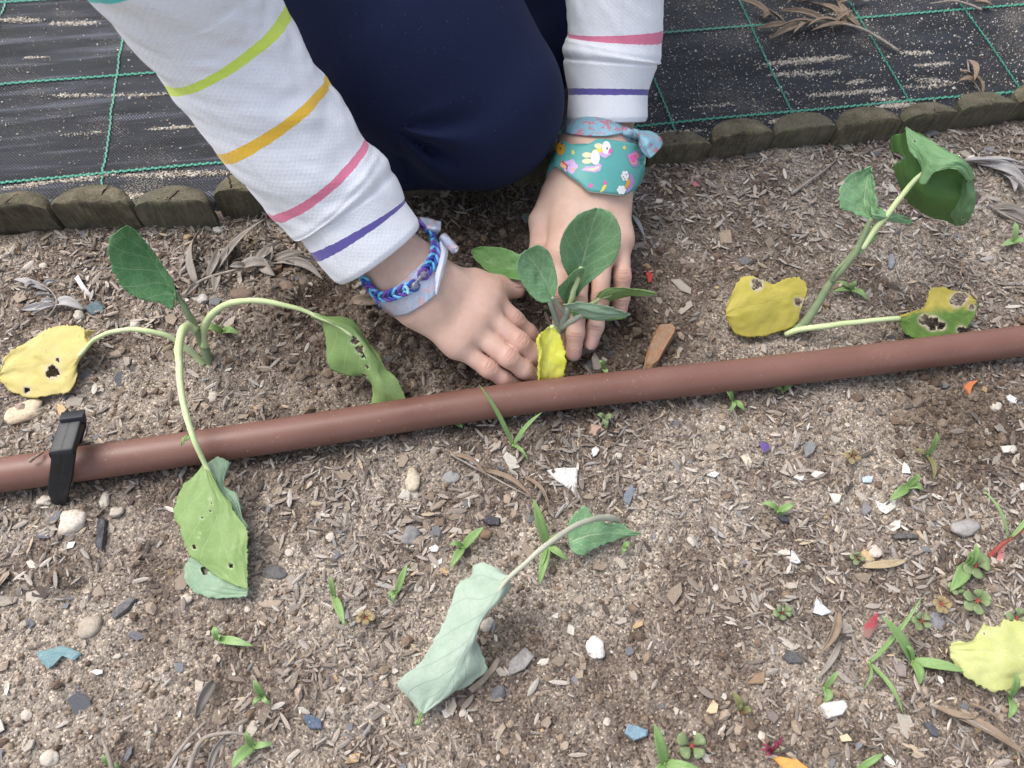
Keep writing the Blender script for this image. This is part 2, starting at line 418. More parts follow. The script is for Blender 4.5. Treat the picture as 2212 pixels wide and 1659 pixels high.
for i, (x0, x1, y0, y1) in enumerate(logs):
    half_log(P(x0, y0), P(x1, y1), (.0265 if i < 9 else .0200) + .003 * random.random(), 11 + i, random.uniform(-.12, .05))

for k in range(1, 7):                                      # the row goes on past both sides of the picture
    a_, b_ = P(-170, 508), P(-8, 499); st_ = (a_ - b_) / np.linalg.norm(a_ - b_) * .0585
    half_log(a_ + st_ * (k - 1) + st_ * .97, a_ + st_ * (k - 1), .0265 + .003 * random.random(), 41 + k, -.05)
    a_, b_ = P(2296, 240), P(2420, 224); st_ = (b_ - a_) / np.linalg.norm(b_ - a_) * .0585
    half_log(b_ + st_ * (k - 1) + st_ * .03, b_ + st_ * k, .0200 + .003 * random.random(), 51 + k, -.05)

# ================================================================== PIPE
PR = .0107
zc_ = 1.25
pc = [(-420, 1082, zc_), (0, 1026, zc_), (560, 947, zc_ + .1), (1100, 864, zc_ + .15), (1650, 804, zc_ + .1), (2212, 736, zc_), (2600, 690, zc_)]
pp3 = pts3(pc); e0_ = pp3[0] - pp3[1]; e1_ = pp3[-1] - pp3[-2]
pp3 = np.vstack([pp3[0] + e0_ / np.linalg.norm(e0_) * .5, pp3, pp3[-1] + e1_ / np.linalg.norm(e1_) * .5])
ppath = arc_resample(catmull(pp3, 400), 260)
m, nt, b = new_mat('brown_polyethylene'); co = objco(nt)
f = noise(nt, 22, 5, .6, co); sc = noise(nt, 560, 4, .75, co)
cb = mixc(nt, ramp(nt, f, [(.3, (0, 0, 0)), (.75, (1, 1, 1))]), (.158, .074, .055), (.198, .098, .075))
dustp = ramp(nt, sc, [(.62, (0, 0, 0)), (.70, (.9, .9, .9))])
cb = mixc(nt, mth(nt, 'MULTIPLY', dustp, ramp(nt, noise(nt, 40, 4, .6, co), [(.42, (.05, .05, .05)), (.6, (1, 1, 1))])), cb, (.42, .34, .27))
lk(nt, cb, b.inputs['Base Color']); b.inputs['Roughness'].default_value = .42; b.inputs['Specular IOR Level'].default_value = .4
lk(nt, ramp(nt, f, [(.3, (.36, .36, .36)), (.7, (.52, .52, .52))]), b.inputs['Roughness'])
bump(nt, b, mth(nt, 'ADD', noise(nt, 160, 3, .5, co), mth(nt, 'MULTIPLY', sc, .25)), .12, .0008)
rads = np.full(260, PR)
pj = project(ppath)[:, 0]
rads = rads + .00022 * np.exp(-((pj - 1000) / 10) ** 2) + .00022 * np.exp(-((pj - 1095) / 10) ** 2)
pipe = tube('irrigation_pipe', ppath, rads, m, None, 40)
tag(pipe, 'long brown plastic irrigation pipe lying across the soil bed', 'pipe')

# black clip closing round the pipe
m, nt, b = new_mat('black_moulded_plastic'); co = objco(nt)
lk(nt, mixc(nt, ramp(nt, noise(nt, 120, 4, .6, co), [(.4, (0, 0, 0)), (.8, (1, 1, 1))]), (.007, .008, .011), (.015, .017, .021)), b.inputs['Base Color'])
b.inputs['Roughness'].default_value = .46; bump(nt, b, noise(nt, 700, 3, .6, co), .15, .0004)
BLACKP = m
kp = ppath[np.argmin(np.abs(pj - 140))]; kT = ppath[np.argmin(np.abs(pj - 170))] - ppath[np.argmin(np.abs(pj - 110))]; kT /= np.linalg.norm(kT)
clip_w = .0135 / 2
top_c = P(.1984 * 650, 822.9 + .1984 * 790, 4.15)      # top front corner, centre of the band
back_c = P(.1984 * 770, 822.9 + .1984 * 405, 4.0)
foot_c = P(.1984 * 665, 822.9 + .1984 * 1370, -.2)
bfoot = P(156, 952, -.2)
low_c = top_c * .28 + foot_c * .72 + np.array([0, -.0015, .002])
outer = [(foot_c, .55), (low_c, .9), (top_c * .55 + foot_c * .45 + np.array([0, -.001, 0]), 1.0), (top_c + np.array([0, -.0012, -.004]), 1.0), (top_c + np.array([0, .0012, 0]), 1.0), (top_c + (back_c - top_c) * .12, 1.0), (top_c * .5 + back_c * .5, 1.0), (back_c + (top_c - back_c) * .10, .98), (back_c + np.array([0, .0006, -.001]), .98), (back_c + np.array([0, .0012, -.005]), .97), (bfoot, .8)]
op = np.array([o[0] for o in outer]); ow = np.array([o[1] for o in outer]) * clip_w
cen = op.mean(0)
def band_mesh(path, wid, axis_, th):
    path = np.asarray(path); n = len(path)
    T = np.gradient(path, axis=0); T /= np.linalg.norm(T, axis=1)[:, None]
    Nn = np.cross(T, axis_); Nn /= np.linalg.norm(Nn, axis=1)[:, None]
    sg = np.sign(np.einsum('ij,ij->i', Nn, path - cen).sum()); Nn *= sg
    prof = [(-1, -1), (-1, -.25), (-.93, -.06), (-.8, 0), (-.04, .0), (-.02, -.02), (.02, -.02), (.04, .0), (.8, 0), (.93, -.06), (1, -.25), (1, -1)]
    v = np.array([path[i] + axis_ * wid[i] * a + Nn[i] * th * bq for i in range(n) for a, bq in prof])
    k = len(prof); f = [list(q) for q in grid_faces(n, k, True)] + [list(range(k)), [(n - 1) * k + i for i in range(k)][::-1]]
    return v, f
v, f = band_mesh(catmull(op, 60), np.interp(np.linspace(0, len(ow) - 1, 60), np.arange(len(ow)), ow), kT, .0042)
clip = link('pipe_clip', mesh_from('pipe_clip', v, f, mats=[BLACKP]))
md = clip.modifiers.new('edge', 'BEVEL'); md.width = .0004; md.segments = 2; md.limit_method = 'ANGLE'
tag(clip, 'black plastic clip looped over the brown irrigation pipe', 'pipe clip')
tw = tube('twig', pts3([zK(320, 880, 2.72), zK(350, 850, 2.8), zK(390, 825, 2.78), zK(440, 795, 2.6), zK(470, 780, 2.4)]), [.0011, .0012, .0009, .0008, .0005], simple_mat('twig_bark', (.16, .11, .08), (.35, .27, .2), 700), None, 6)
tag(tw, 'tiny curled twig lying on the brown pipe beside the black clip', 'twig')

# ================================================================== PERSON
def surfnet(f, o, h):
    ins = f < 0
    c = sum(ins[i:f.shape[0] - 1 + i, j:f.shape[1] - 1 + j, k:f.shape[2] - 1 + k].astype(np.int8) for i in (0, 1) for j in (0, 1) for k in (0, 1))
    act = (c > 0) & (c < 8)
    I = np.argwhere(act)
    corn = [(i, j, k) for i in (0, 1) for j in (0, 1) for k in (0, 1)]
    val = np.stack([f[I[:, 0] + a, I[:, 1] + b_, I[:, 2] + d] for a, b_, d in corn], 1)
    pos = np.zeros((len(I), 3)); cnt = np.zeros(len(I))
    for x in range(8):
        for y in range(x + 1, 8):
            df = np.abs(np.array(corn[x]) - np.array(corn[y]))
            if df.sum() != 1: continue
            s = (val[:, x] < 0) != (val[:, y] < 0)
            t = val[s, x] / (val[s, x] - val[s, y])
            pos[s] += np.array(corn[x]) + t[:, None] * (np.array(corn[y]) - np.array(corn[x])); cnt[s] += 1
    V_ = o + h * (I + pos / cnt[:, None])
    idx = -np.ones(act.shape, np.int64); idx[act] = np.arange(len(I))
    quads = []
    for ax in range(3):
        a1, a2 = (ax + 1) % 3, (ax + 2) % 3
        sl0 = [slice(None)] * 3; sl1 = [slice(None)] * 3
        sl0[ax] = slice(0, f.shape[ax] - 1); sl1[ax] = slice(1, None)
        ch = ins[tuple(sl0)] != ins[tuple(sl1)]
        E = np.argwhere(ch)
        E = E[(E[:, a1] > 0) & (E[:, a2] > 0) & (E[:, a1] < f.shape[a1] - 1) & (E[:, a2] < f.shape[a2] - 1)]
        first = ins[E[:, 0], E[:, 1], E[:, 2]]
        def g(d1, d2):
            q = E.copy(); q[:, a1] += d1; q[:, a2] += d2
            return idx[q[:, 0], q[:, 1], q[:, 2]]
        Q = np.stack([g(-1, -1), g(0, -1), g(0, 0), g(-1, 0)], 1)
        Q[~first] = Q[~first][:, ::-1]
        quads.append(Q)
    F_ = np.vstack(quads); F_ = F_[(F_ >= 0).all(1)]
    return V_, F_
def smin(a, b_, k):
    h = np.clip(.5 + .5 * (b_ - a) / k, 0, 1)
    return b_ * (1 - h) + a * h - k * h * (1 - h)
def rcone(p, a, b_, ra, rb):
    ba = (b_ - a).astype(np.float32); h = np.clip(((p - a.astype(np.float32)) @ ba) / (ba @ ba), 0, 1)
    q = p - a.astype(np.float32) - h[..., None] * ba
    return np.sqrt(np.einsum('...i,...i->...', q, q)) - (ra + (rb - ra) * h)
def relax(V_, F_, it=1, lam=.5):
    e = np.vstack([F_[:, [0, 1]], F_[:, [1, 2]], F_[:, [2, 3]], F_[:, [3, 0]]]); e = np.vstack([e, e[:, ::-1]])
    for _ in range(it):
        s = np.zeros_like(V_); np.add.at(s, e[:, 0], V_[e[:, 1]]); n = np.bincount(e[:, 0], minlength=len(V_))[:, None]
        V_ = V_ + lam * (s / np.maximum(n, 1) - V_)
    return V_

class Jt:
    """joint measured in the photograph: pixel, height in cm, radius in pixels"""
    def __init__(s, x, y, z, r): s.p = P(x, y, z); s.r = r * mpp(x, y, z)
def zj(f, x, y, z, r): q = f(x, y, z); return Jt(q[0], q[1], z, r)

hands = {}
# hand on the left of the picture (its fingers reach towards the seedling)
hands['a'] = dict(
    fore=[Jt(720, 420, 10.9, 66), Jt(810, 520, 7.9, 72), Jt(880, 600, 5.9, 72)],
    wrist=(Jt(905, 590, 5.6, 42), Jt(935, 615, 5.3, 44), Jt(930, 650, 5.1, 42), Jt(905, 670, 5.0, 38)),
    fingers=[[zj(zC, 500, 812, 4.0, 24), zj(zC, 722, 1015, 3.0, 20.5), zj(zC, 840, 1128, 1.9, 19), zj(zC, 935, 1222, .7, 17)],
             [zj(zC, 435, 940, 4.1, 25), zj(zC, 765, 1205, 3.1, 22), zj(zC, 880, 1308, 2.0, 20.5), zj(zC, 965, 1395, .8, 18)],
             [zj(zC, 335, 1085, 3.8, 25), zj(zC, 665, 1345, 2.9, 22), zj(zC, 800, 1448, 1.8, 20.5), zj(zC, 905, 1525, .6, 18)],
             [zj(zC, 215, 1232, 3.3, 23), zj(zC, 490, 1440, 2.4, 20), zj(zC, 620, 1525, 1.5, 18), zj(zC, 745, 1590, .5, 16)]],
    thumb=[zj(z1, 720, 640, 4.8, 42), zj(z1, 880, 630, 4.1, 33), zj(z1, 1040, 655, 3.4, 27), zj(z1, 1158, 662, 2.9, 20)])
# hand on the right of the picture
hands['b'] = dict(
    fore=[Jt(1322, 100, 8.4, 58), Jt(1310, 225, 5.9, 64), Jt(1282, 345, 4.9, 77)],
    wrist=(Jt(1228, 400, 4.7, 48), Jt(1262, 405, 5.0, 50), Jt(1292, 405, 5.0, 50), Jt(1322, 400, 4.6, 44)),
    fingers=[[Jt(1210, 548, 4.2, 25), Jt(1206, 640, 3.4, 19.5), Jt(1212, 700, 2.0, 17.5), Jt(1216, 748, .6, 15.5)],
             [Jt(1252, 552, 4.4, 26), Jt(1248, 655, 3.7, 21), Jt(1243, 718, 2.3, 20), Jt(1239, 764, 1.05, 17.5)],
             [Jt(1300, 545, 4.2, 25), Jt(1296, 648, 3.4, 20), Jt(1286, 705, 2.2, 18.5), Jt(1276, 741, 1.3, 16.5)],
             [Jt(1338, 518, 3.8, 24), Jt(1344, 598, 3.1, 19.5), Jt(1342, 642, 2.1, 18.5), Jt(1338, 674, 1.2, 17)]],
    thumb=[Jt(1205, 430, 4.3, 42), Jt(1172, 478, 3.6, 28), Jt(1166, 545, 2.9, 22), Jt(1178, 600, 2.3, 17)])
def build_hand(H):
    allp = [j.p for j in H['fore'] + list(H['wrist']) + H['thumb']] + [j.p for f in H['fingers'] for j in f]
    lo = np.min(allp, 0) - .03; hi = np.max(allp, 0) + .03
    lo[2] = max(lo[2], -.014)
    h = .00085
    ax = [np.arange(lo[i], hi[i], h, dtype=np.float32) for i in range(3)]
    G = np.stack(np.meshgrid(*ax, indexing='ij'), -1)
    for fg in H['fingers']:
        fg[1].r *= .95; fg[2].r *= .96; fg[0].r *= .97
    def cone(a, b_): return rcone(G, a.p, b_.p, a.r, b_.r)
    # forearm
    F_ = H['fore']; d = None
    for i in range(len(F_) - 1):
        c = cone(F_[i], F_[i + 1]); d = c if d is None else smin(d, c, .006)
    # heel of the hand and metacarpals: a flat, webbed palm
    wr = H['wrist']; palm = None
    for i in range(4):
        c = cone(wr[i], H['fingers'][i][0]); palm = c if palm is None else smin(palm, c, .009)
        if i < 3:
            a, b_ = H['fingers'][i][0], H['fingers'][i + 1][0]
            q = Jt.__new__(Jt); q.p = (a.p + b_.p) / 2 - np.array([0, 0, .0015]); q.r = a.r * .82
            w2 = Jt.__new__(Jt); w2.p = (wr[i].p + wr[i + 1].p) / 2; w2.r = wr[i].r * .9
            palm = smin(palm, rcone(G, w2.p, q.p, w2.r, q.r), .006)
    wc = Jt.__new__(Jt); wc.p = sum(j.p for j in wr) / 4; wc.r = wr[0].r * 1.25
    d = smin(d, rcone(G, F_[-1].p, wc.p, F_[-1].r * .97, wc.r), .014)
    d = smin(d, palm, .014)
    th = H['thumb']
    t = cone(th[0], th[1]); t = smin(t, cone(th[1], th[2]), .004); t = smin(t, cone(th[2], th[3]), .004)
    t = np.minimum(t, np.sqrt(((G - th[2].p.astype(np.float32)) ** 2).sum(-1)) - th[2].r * 1.03)
    d = smin(d, t, .0055)
    marks = []; GG = G; allf = np.full(d.shape, .05, np.float32)
    for fi, fg in enumerate(H['fingers']):
        fp = np.array([q.p for q in fg]); l2 = fp.min(0) - .022; h2 = fp.max(0) + .022
        sl = tuple(slice(max(0, int((l2[q] - lo[q]) / h)), max(1, int((h2[q] - lo[q]) / h))) for q in range(3))
        G = GG[sl]; cone = lambda a, b_: rcone(G, a.p, b_.p, a.r, b_.r)
        c = cone(fg[0], fg[1]); c = smin(c, cone(fg[1], fg[2]), .003); c = smin(c, cone(fg[2], fg[3]), .003)
        # skin folds over the middle knuckle, on the back of the finger
        ax1 = fg[2].p - fg[0].p; ax1 /= np.linalg.norm(ax1)
        up = np.array([0, 0, 1.0]) - ax1 * ax1[2]; up /= np.linalg.norm(up)
        kp_ = fg[1].p + up * fg[1].r
        rel = G - kp_.astype(np.float32); s = rel @ ax1.astype(np.float32)
        near = np.exp(-(np.einsum('...i,...i->...', rel, rel) - s * s) / (fg[1].r * .85) ** 2)
        c = c - near * .0004 * np.exp(-(s / .0050) ** 2)
        for off, amp in ((-.0024, .0006), (0, .0009), (.0024, .0006)):
            side = rel @ np.cross(ax1, up).astype(np.float32)
            c = c + near * amp * np.exp(-((s - off - np.sign(off) * side * side * -30) / .00075) ** 2)
        allf[sl] = smin(allf[sl], c, .0011)
        # knuckle
        kn = np.sqrt(((G - (fg[0].p + np.array([0, 0, fg[0].r * .10])).astype(np.float32)) ** 2).sum(-1)) - fg[0].r * .88
        d[sl] = smin(d[sl], kn, .014)
        marks += [(fg[1].p, .011, 1.0), (fg[3].p, .010, .9), (fg[0].p + np.array([0, 0, fg[0].r]), .012, .55)]
    d = smin(d, allf, .0042)
    marks += [(th[3].p, .012, .9), (th[2].p, .010, .7)]
    V_, Q = surfnet(d.astype(np.float32), lo, h)
    V_ = relax(V_, Q, 1, .5)
    red = np.zeros(len(V_))
    for p, s, a in marks: red = np.maximum(red, a * np.exp(-((V_ - p) ** 2).sum(1) / (2 * s * s)))
    cr_ = np.zeros(len(V_))
    for fg in list(H['fingers']) + [H['thumb'][1:] + [None]]:
        for ji, offs in ((1, (-.0030, -.0011, .0009, .0029)), (2, (-.0008, .0010))):
            j0, jm, j1 = fg[ji - 1], fg[ji], fg[ji + 1]
            if j1 is None: continue
            a1 = j1.p - j0.p; a1 = a1 / np.linalg.norm(a1); up = np.array([0, 0, 1.0]) - a1 * a1[2]; up /= np.linalg.norm(up); sd = np.cross(a1, up)
            rel = V_ - jm.p; s_ = rel @ a1; w_ = rel @ sd; hgt = rel @ up
            side = np.exp(-(w_ / (jm.r * .75)) ** 4) * (hgt > jm.r * .25) * (np.abs(s_) < .006) * (np.linalg.norm(rel, axis=1) < jm.r * 1.6)
            for k_, o_ in enumerate(offs):
                arc = o_ + np.sign(o_) * 22 * w_ ** 2 * (1 if k_ % 2 else .6)
                cr_ = np.maximum(cr_, side * np.exp(-((s_ - arc) / .00058) ** 2) * (1 if abs(o_) < .0015 else .7))
    return V_, Q, red, cr_
person = thing('person', 'person in white striped sweatshirt and navy leggings pressing a seedling into soil', 'person', P(1050, 250, 0))
m, nt, b = new_mat('skin'); co = objco(nt)
f = noise(nt, 60, 6, .7, co); f2 = noise(nt, 900, 3, .6, co)
sk = mixc(nt, ramp(nt, f, [(.35, (0, 0, 0)), (.7, (1, 1, 1))]), (.59, .390, .300), (.70, .500, .405))
sk = mixc(nt, mth(nt, 'MULTIPLY', attr(nt, 'red'), .42), sk, (.60, .300, .240))
cre = attr(nt, 'crease')
sk = mixc(nt, mth(nt, 'MULTIPLY', cre, .62), sk, (.36, .165, .115))
dirt = ramp(nt, noise(nt, 420, 5, .75, co), [(.56, (0, 0, 0)), (.66, (.75, .75, .75))])
sxyz = nd(nt, 'ShaderNodeSeparateXYZ', {0: co})
sk = mixc(nt, mth(nt, 'MULTIPLY', dirt, ramp(nt, sxyz.outputs[2], [(.008, (1, 1, 1)), (.024, (0, 0, 0))])), sk, (.16, .11, .08))
lk(nt, sk, b.inputs['Base Color']); b.inputs['Roughness'].default_value = .52; b.inputs['Specular IOR Level'].default_value = .35
b.inputs['Subsurface Weight'].default_value = .35; b.inputs['Subsurface Radius'].default_value = (1.0, .35, .2); b.inputs['Subsurface Scale'].default_value = .0028
vsk = nd(nt, 'ShaderNodeTexVoronoi', {'Scale': 1500.0}); lk(nt, co, vsk.inputs['Vector'])
bump(nt, b, mth(nt, 'ADD', mth(nt, 'ADD', mth(nt, 'MULTIPLY', vsk.outputs['Distance'], .5), f2), mth(nt, 'MULTIPLY', cre, -2.2)), .16, .0005)
SKIN = m
vA, qA, rA, cA = build_hand(hands['a']); vB, qB, rB, cB = build_hand(hands['b'])
body = link('body', mesh_from('body', np.vstack([vA, vB]), np.vstack([qA, qB + len(vA)]), attrs={'red': np.r_[rA, rB], 'crease': np.r_[cA, cB]}, mats=[SKIN]), person)
body['label'] = 'bare hands and wrists with fingers spread on the soil'
m, nt, b = new_mat('fingernail'); co = objco(nt)
lk(nt, mixc(nt, attr(nt, 'tip'), (.62, .36, .31), (.78, .68, .60)), b.inputs['Base Color']); b.inputs['Roughness'].default_value = .28
b.inputs['Subsurface Weight'].default_value = .2; b.inputs['Subsurface Radius'].default_value = (1, .4, .25); b.inputs['Subsurface Scale'].default_value = .002
NAIL = m
def nail(j0, j1, length, toward=np.array([0, -.25, 1.0]), grow=1.0):
    ax1 = j1.p - j0.p; ax1 /= np.linalg.norm(ax1)
    up = toward - ax1 * (toward @ ax1); up /= np.linalg.norm(up); sd = np.cross(ax1, up)
    n, k = 13, 13; vs_ = []; tip = []
    for i in range(n):
        t = i / (n - 1); s = -length * .72 + length * 1.06 * t
        w = (1 - abs(2 * t - 1) ** 3.2) ** .5 if 0 < t < 1 else .0
        c = j1.p + ax1 * s
        r = (j1.r + (j0.r - j1.r) * .25) * 1.012 * grow
        fall = max(0, s) ** 2 / (2.4 * r)
        for q in range(k):
            a = (q / (k - 1) * 2 - 1) * math.radians(52) * max(w, .04)
            rr = r + .00022 * math.cos(a * 1.6) - fall
            vs_.append(c + up * rr * math.cos(a) + sd * rr * math.sin(a)); tip.append(1.0 if t > .86 else 0.0)
    o = link('fingernail', mesh_from('fingernail', vs_, grid_faces(n, k), attrs={'tip': tip}, mats=[NAIL]), body)
    solid(o, .0005, 1.0)
hb, ha = hands['b'], hands['a']
for k in (1, 2, 3): nail(hb['fingers'][k][2], hb['fingers'][k][3], .0095, np.array([0, -.75, 1.0]), 1.0)
nail(ha['thumb'][2], ha['thumb'][3], .0085, np.array([.1, .5, 1.0]), 1.0)
nail(hb['thumb'][2], hb['thumb'][3], .0085, np.array([-.7, -.2, 1.0]), 1.0)

# ---- sleeves
def fabric(name, c, rough=.9, knit=2200, sheen=.25, mottled=.06):
    m, nt, b = new_mat(name); co = objco(nt)
    f = noise(nt, 1400, 3, .7, co); g = noise(nt, 35, 3, .5, co)
    lk(nt, mixc(nt, ramp(nt, f, [(.3, (0, 0, 0)), (.7, (1, 1, 1))]), tuple(x * (1 - mottled) for x in c), tuple(min(1, x * (1 + mottled)) for x in c)), b.inputs['Base Color'])
    b.inputs['Roughness'].default_value = rough; b.inputs['Specular IOR Level'].default_value = .12
    b.inputs['Sheen Weight'].default_value = sheen; b.inputs['Sheen Roughness'].default_value = .5
    uvn = nt.nodes.new('ShaderNodeTexCoord').outputs['UV']; s = nd(nt, 'ShaderNodeSeparateXYZ', {0: uvn})
    kn = mth(nt, 'MULTIPLY', mth(nt, 'SINE', mth(nt, 'MULTIPLY', s.outputs[0], knit)), mth(nt, 'SINE', mth(nt, 'MULTIPLY', s.outputs[1], knit * .7)))
    p_ = bump(nt, b, mth(nt, 'ADD', mth(nt, 'MULTIPLY', kn, .25), f), .35, .0006)
    bump(nt, b, g, .3, .003, p_)
    return m
WHITE = fabric('white_sweatshirt_knit', (.80, .815, .85))
def striped(name, total, bands):
    m = WHITE.copy(); m.name = name; nt = m.node_tree; b = nt.nodes['Principled BSDF']
    src = b.inputs['Base Color'].links[0].from_socket
    u = nd(nt, 'ShaderNodeSeparateXYZ', {0: nt.nodes.new('ShaderNodeTexCoord').outputs['UV']})
    wob = mth(nt, 'MULTIPLY', mth(nt, 'SUBTRACT', noise(nt, 300, 2, .5, objco(nt)), .5), .0009)
    uu_ = mth(nt, 'DIVIDE', mth(nt, 'ADD', u.outputs[0], wob), total)
    for c0, hw, colr in bands:
        msk = mth(nt, 'LESS_THAN', mth(nt, 'ABSOLUTE', mth(nt, 'SUBTRACT', uu_, c0 / total)), hw / total)
        src = mixc(nt, mth(nt, 'MULTIPLY', msk, .93), src, colr)
    lk(nt, src, b.inputs['Base Color']); return m
PINK, PURPLE, ORANGE, LIME, TEAL = (.74, .17, .29), (.085, .055, .32), (.88, .52, .008), (.62, .78, .07), (.05, .60, .55)
def sleeve(rings, stripes, seam, seed, label, wr=.0016):
    """rings: (x,y,z,radius px); stripes: (arc position of ring index, half width m, material index)"""
    c = np.array([P(x, y, z) for x, y, z, r in rings]); rr = np.array([r * mpp(x, y, z) for x, y, z, r in rings])
    n = 230
    tt = np.linspace(0, len(c) - 1, n); path = catmull(c, n); rad = np.interp(tt, np.arange(len(c)), rr)
    rad = np.convolve(np.r_[np.full(4, rad[0]), rad, np.full(4, rad[-1])], np.ones(9) / 9, 'valid')
    s = np.r_[0, np.cumsum(np.linalg.norm(np.diff(path, axis=0), axis=1))]
    s2 = np.linspace(0, s[-1], n); path = np.stack([np.interp(s2, s, path[:, k]) for k in range(3)], 1); tt = np.interp(s2, s, tt); rad = np.interp(s2, s, rad)
    sarc = np.interp(np.arange(len(c)), tt, s2)
    # seam: a rolled double ridge where the cuff joins, cuff pulled in after it
    ss = sarc[seam]
    rad = rad + .0016 * np.exp(-((s2 - ss + .0035) / .0022) ** 2) + .0013 * np.exp(-((s2 - ss + .0085) / .0035) ** 2) - .0010 * np.exp(-((s2 - ss - .0005) / .0012) ** 2)
    # rounded hem
    rad = rad - .0012 * smooth(s2[-1] - .003, s2[-1], s2)
    T, N, B = frames(path); ns = 110; a = np.linspace(0, 2 * np.pi, ns, endpoint=False)
    AA, S = np.meshgrid(a, s2); cuff = smooth(ss - .006, ss + .006, S)
    wrk = (fbm(np.cos(AA) * 1.6 + 7 + seed, np.sin(AA) * 1.6 + S * 34, seed, 3) - .5) * 2
    wr2 = (fbm(np.cos(AA) * 2.2 + 3 - seed, np.sin(AA) * 2.2 + S * 90, seed + 4, 2) - .5) * 2
    disp = (wrk * wr * 2.4 + wr2 * wr * .7) * (1 - .72 * cuff)
    R_ = rad[:, None] + disp
    edge = (s2 > s2[-1] - .004)
    v = path[:, None] + R_[..., None] * (np.cos(AA)[..., None] * N[:, None] + np.sin(AA)[..., None] * B[:, None])
    inner = [v[-1] * 1.0]
    for dz, dr in ((.0006, .0008), (-.0008, .0018), (-.012, .0022), (-.03, .0026)):
        k = n - 1 if dz > -.001 else np.argmin(np.abs(s2 - (s2[-1] + dz)))
        inner.append(path[k][None] + T[-1][None] * (dz if dz > -.001 else 0) + (R_[k] - dr)[:, None] * (np.cos(a)[:, None] * N[k] + np.sin(a)[:, None] * B[k]))
    V_ = np.vstack([v.reshape(-1, 3)] + inner[1:])
    nr = n + len(inner) - 1
    f = grid_faces(nr, ns, True)[:, ::-1]
    bands = [(float(np.interp(idx, np.arange(len(sarc)), sarc)), hw, c_) for idx, hw, c_ in stripes]
    uv = np.stack([np.repeat(np.r_[s2, np.full(nr - n, s2[-1])], ns), np.tile(a * .035, nr)], 1)
    o = link('sleeve', mesh_from('sleeve', V_, f, uv, mats=[striped('striped_knit', float(s2[-1]), bands)]), person)
    o['label'] = label
    return o
# ring centres are the middles of the stripes in the photograph
sleeve([(150, -330, 27.5, 235), (270, -190, 25.0, 198), (358, -75, 22.6, 172), (415, 8, 20.6, 160), (489, 108, 18.2, 150), (590, 254, 14.8, 141), (692, 380, 11.6, 130), (745, 437, 10.1, 125), (776, 492, 8.9, 116), (818, 548, 7.6, 112)],
       [(1.35, .008, TEAL), (4, .0031, LIME), (5, .0029, ORANGE), (6, .0025, PINK), (8, .0019, PURPLE)], 7, 3, 'white sleeve with teal, lime, amber, pink and purple stripes', .0017)
sleeve([(1385, -420, 22, 150), (1360, -260, 18.5, 135), (1340, -120, 15.2, 118), (1328, -20, 12.8, 108), (1327, 76, 10.4, 102), (1318, 132, 9.0, 104), (1313, 199, 7.4, 85), (1311, 262, 5.9, 87)],
       [(4, .0027, PINK), (6, .0021, PURPLE)], 5, 5, 'white sleeve with one pink and one purple stripe', .0011)

# ---- leggings, and the rest of the sweatshirt above the frame
def sdf_mesh(prims, h, k, pad=.02, extra=None, zmin=None):
    allp = np.array([p for a, b_, *_ in prims for p in (a, b_)]); rm = max(max(q[2], q[3]) for q in prims)
    lo = allp.min(0) - rm - pad; hi = allp.max(0) + rm + pad
    if zmin is not None: lo[2] = max(lo[2], zmin)
    G = np.stack(np.meshgrid(*[np.arange(lo[i], hi[i], h, dtype=np.float32) for i in range(3)], indexing='ij'), -1)
    d = None
    for q in prims:
        c = rcone(G, np.asarray(q[0]), np.asarray(q[1]), q[2], q[3]); kk = q[4] if len(q) > 4 else k
        d = c if d is None else smin(d, c, kk)
    if extra is not None: d = d + extra(G)
    return surfnet(d, lo, h)
def jp(x, y, z, r): return P(x, y, z), r * mpp(x, y, z)
kneeP, kneeR = jp(1032, 220, 8.6, 187); hipP, hipR = jp(640, -260, 18, 300); calf1, c1r = jp(1010, 300, 5.2, 105); calf2, c2r = jp(640, 330, 3.9, 88)
midP, midR = jp(880, 60, 12.5, 220)
ok_, okr = jp(1235, 60, 3.2, 112); oh_, ohr = jp(1120, -330, 10, 170); oc2, oc2r = jp(1090, -10, 2.2, 90)
FANX, FANY = 842, 272
def folds(G):
    q = project(G.reshape(-1, 3)); dx = q[:, 0] - FANX; dy = q[:, 1] - FANY
    r_ = np.hypot(dx, dy); an = np.arctan2(dy, dx)
    amp = np.exp(-((r_ - 95) / 75) ** 2) * smooth(8, 45, r_) * np.exp(-((an - .38) / .55) ** 2)
    w1 = np.sin(an * 10.5 - 1.2 + r_ * .004)
    return (-.0070 * np.sign(w1) * np.abs(w1) ** 1.3 * amp - .0008 * np.sin(an * 19 + 1) * amp).reshape(G.shape[:-1]).astype(np.float32)
vK, qK = sdf_mesh([(hipP, midP, hipR, midR), (midP, kneeP, midR * .98, kneeR, .03), (calf1, calf2, c1r, c2r, .010), (ok_, oh_, okr, ohr, .004), (ok_ - [0, 0, .006], oc2, okr * .8, oc2r, .008)], .0026, .02, .02, folds, -.012)
m, nt, b = new_mat('navy_stretch_cotton'); co = objco(nt)
f = noise(nt, 1600, 3, .7, co)
lk(nt, mixc(nt, ramp(nt, f, [(.35, (0, 0, 0)), (.7, (1, 1, 1))]), (.008, .0125, .040), (.0125, .019, .056)), b.inputs['Base Color'])
b.inputs['Roughness'].default_value = .85; b.inputs['Specular IOR Level'].default_value = .18; b.inputs['Sheen Weight'].default_value = .03; b.inputs['Sheen Tint'].default_value = (.35, .45, .8, 1)
bump(nt, b, mth(nt, 'ADD', f, mth(nt, 'MULTIPLY', noise(nt, 45, 3, .5, co), 3)), .22, .0006)
lint = ramp(nt, noise(nt, 800, 2, .6, co), [(.735, (0, 0, 0)), (.745, (.5, .5, .5))])
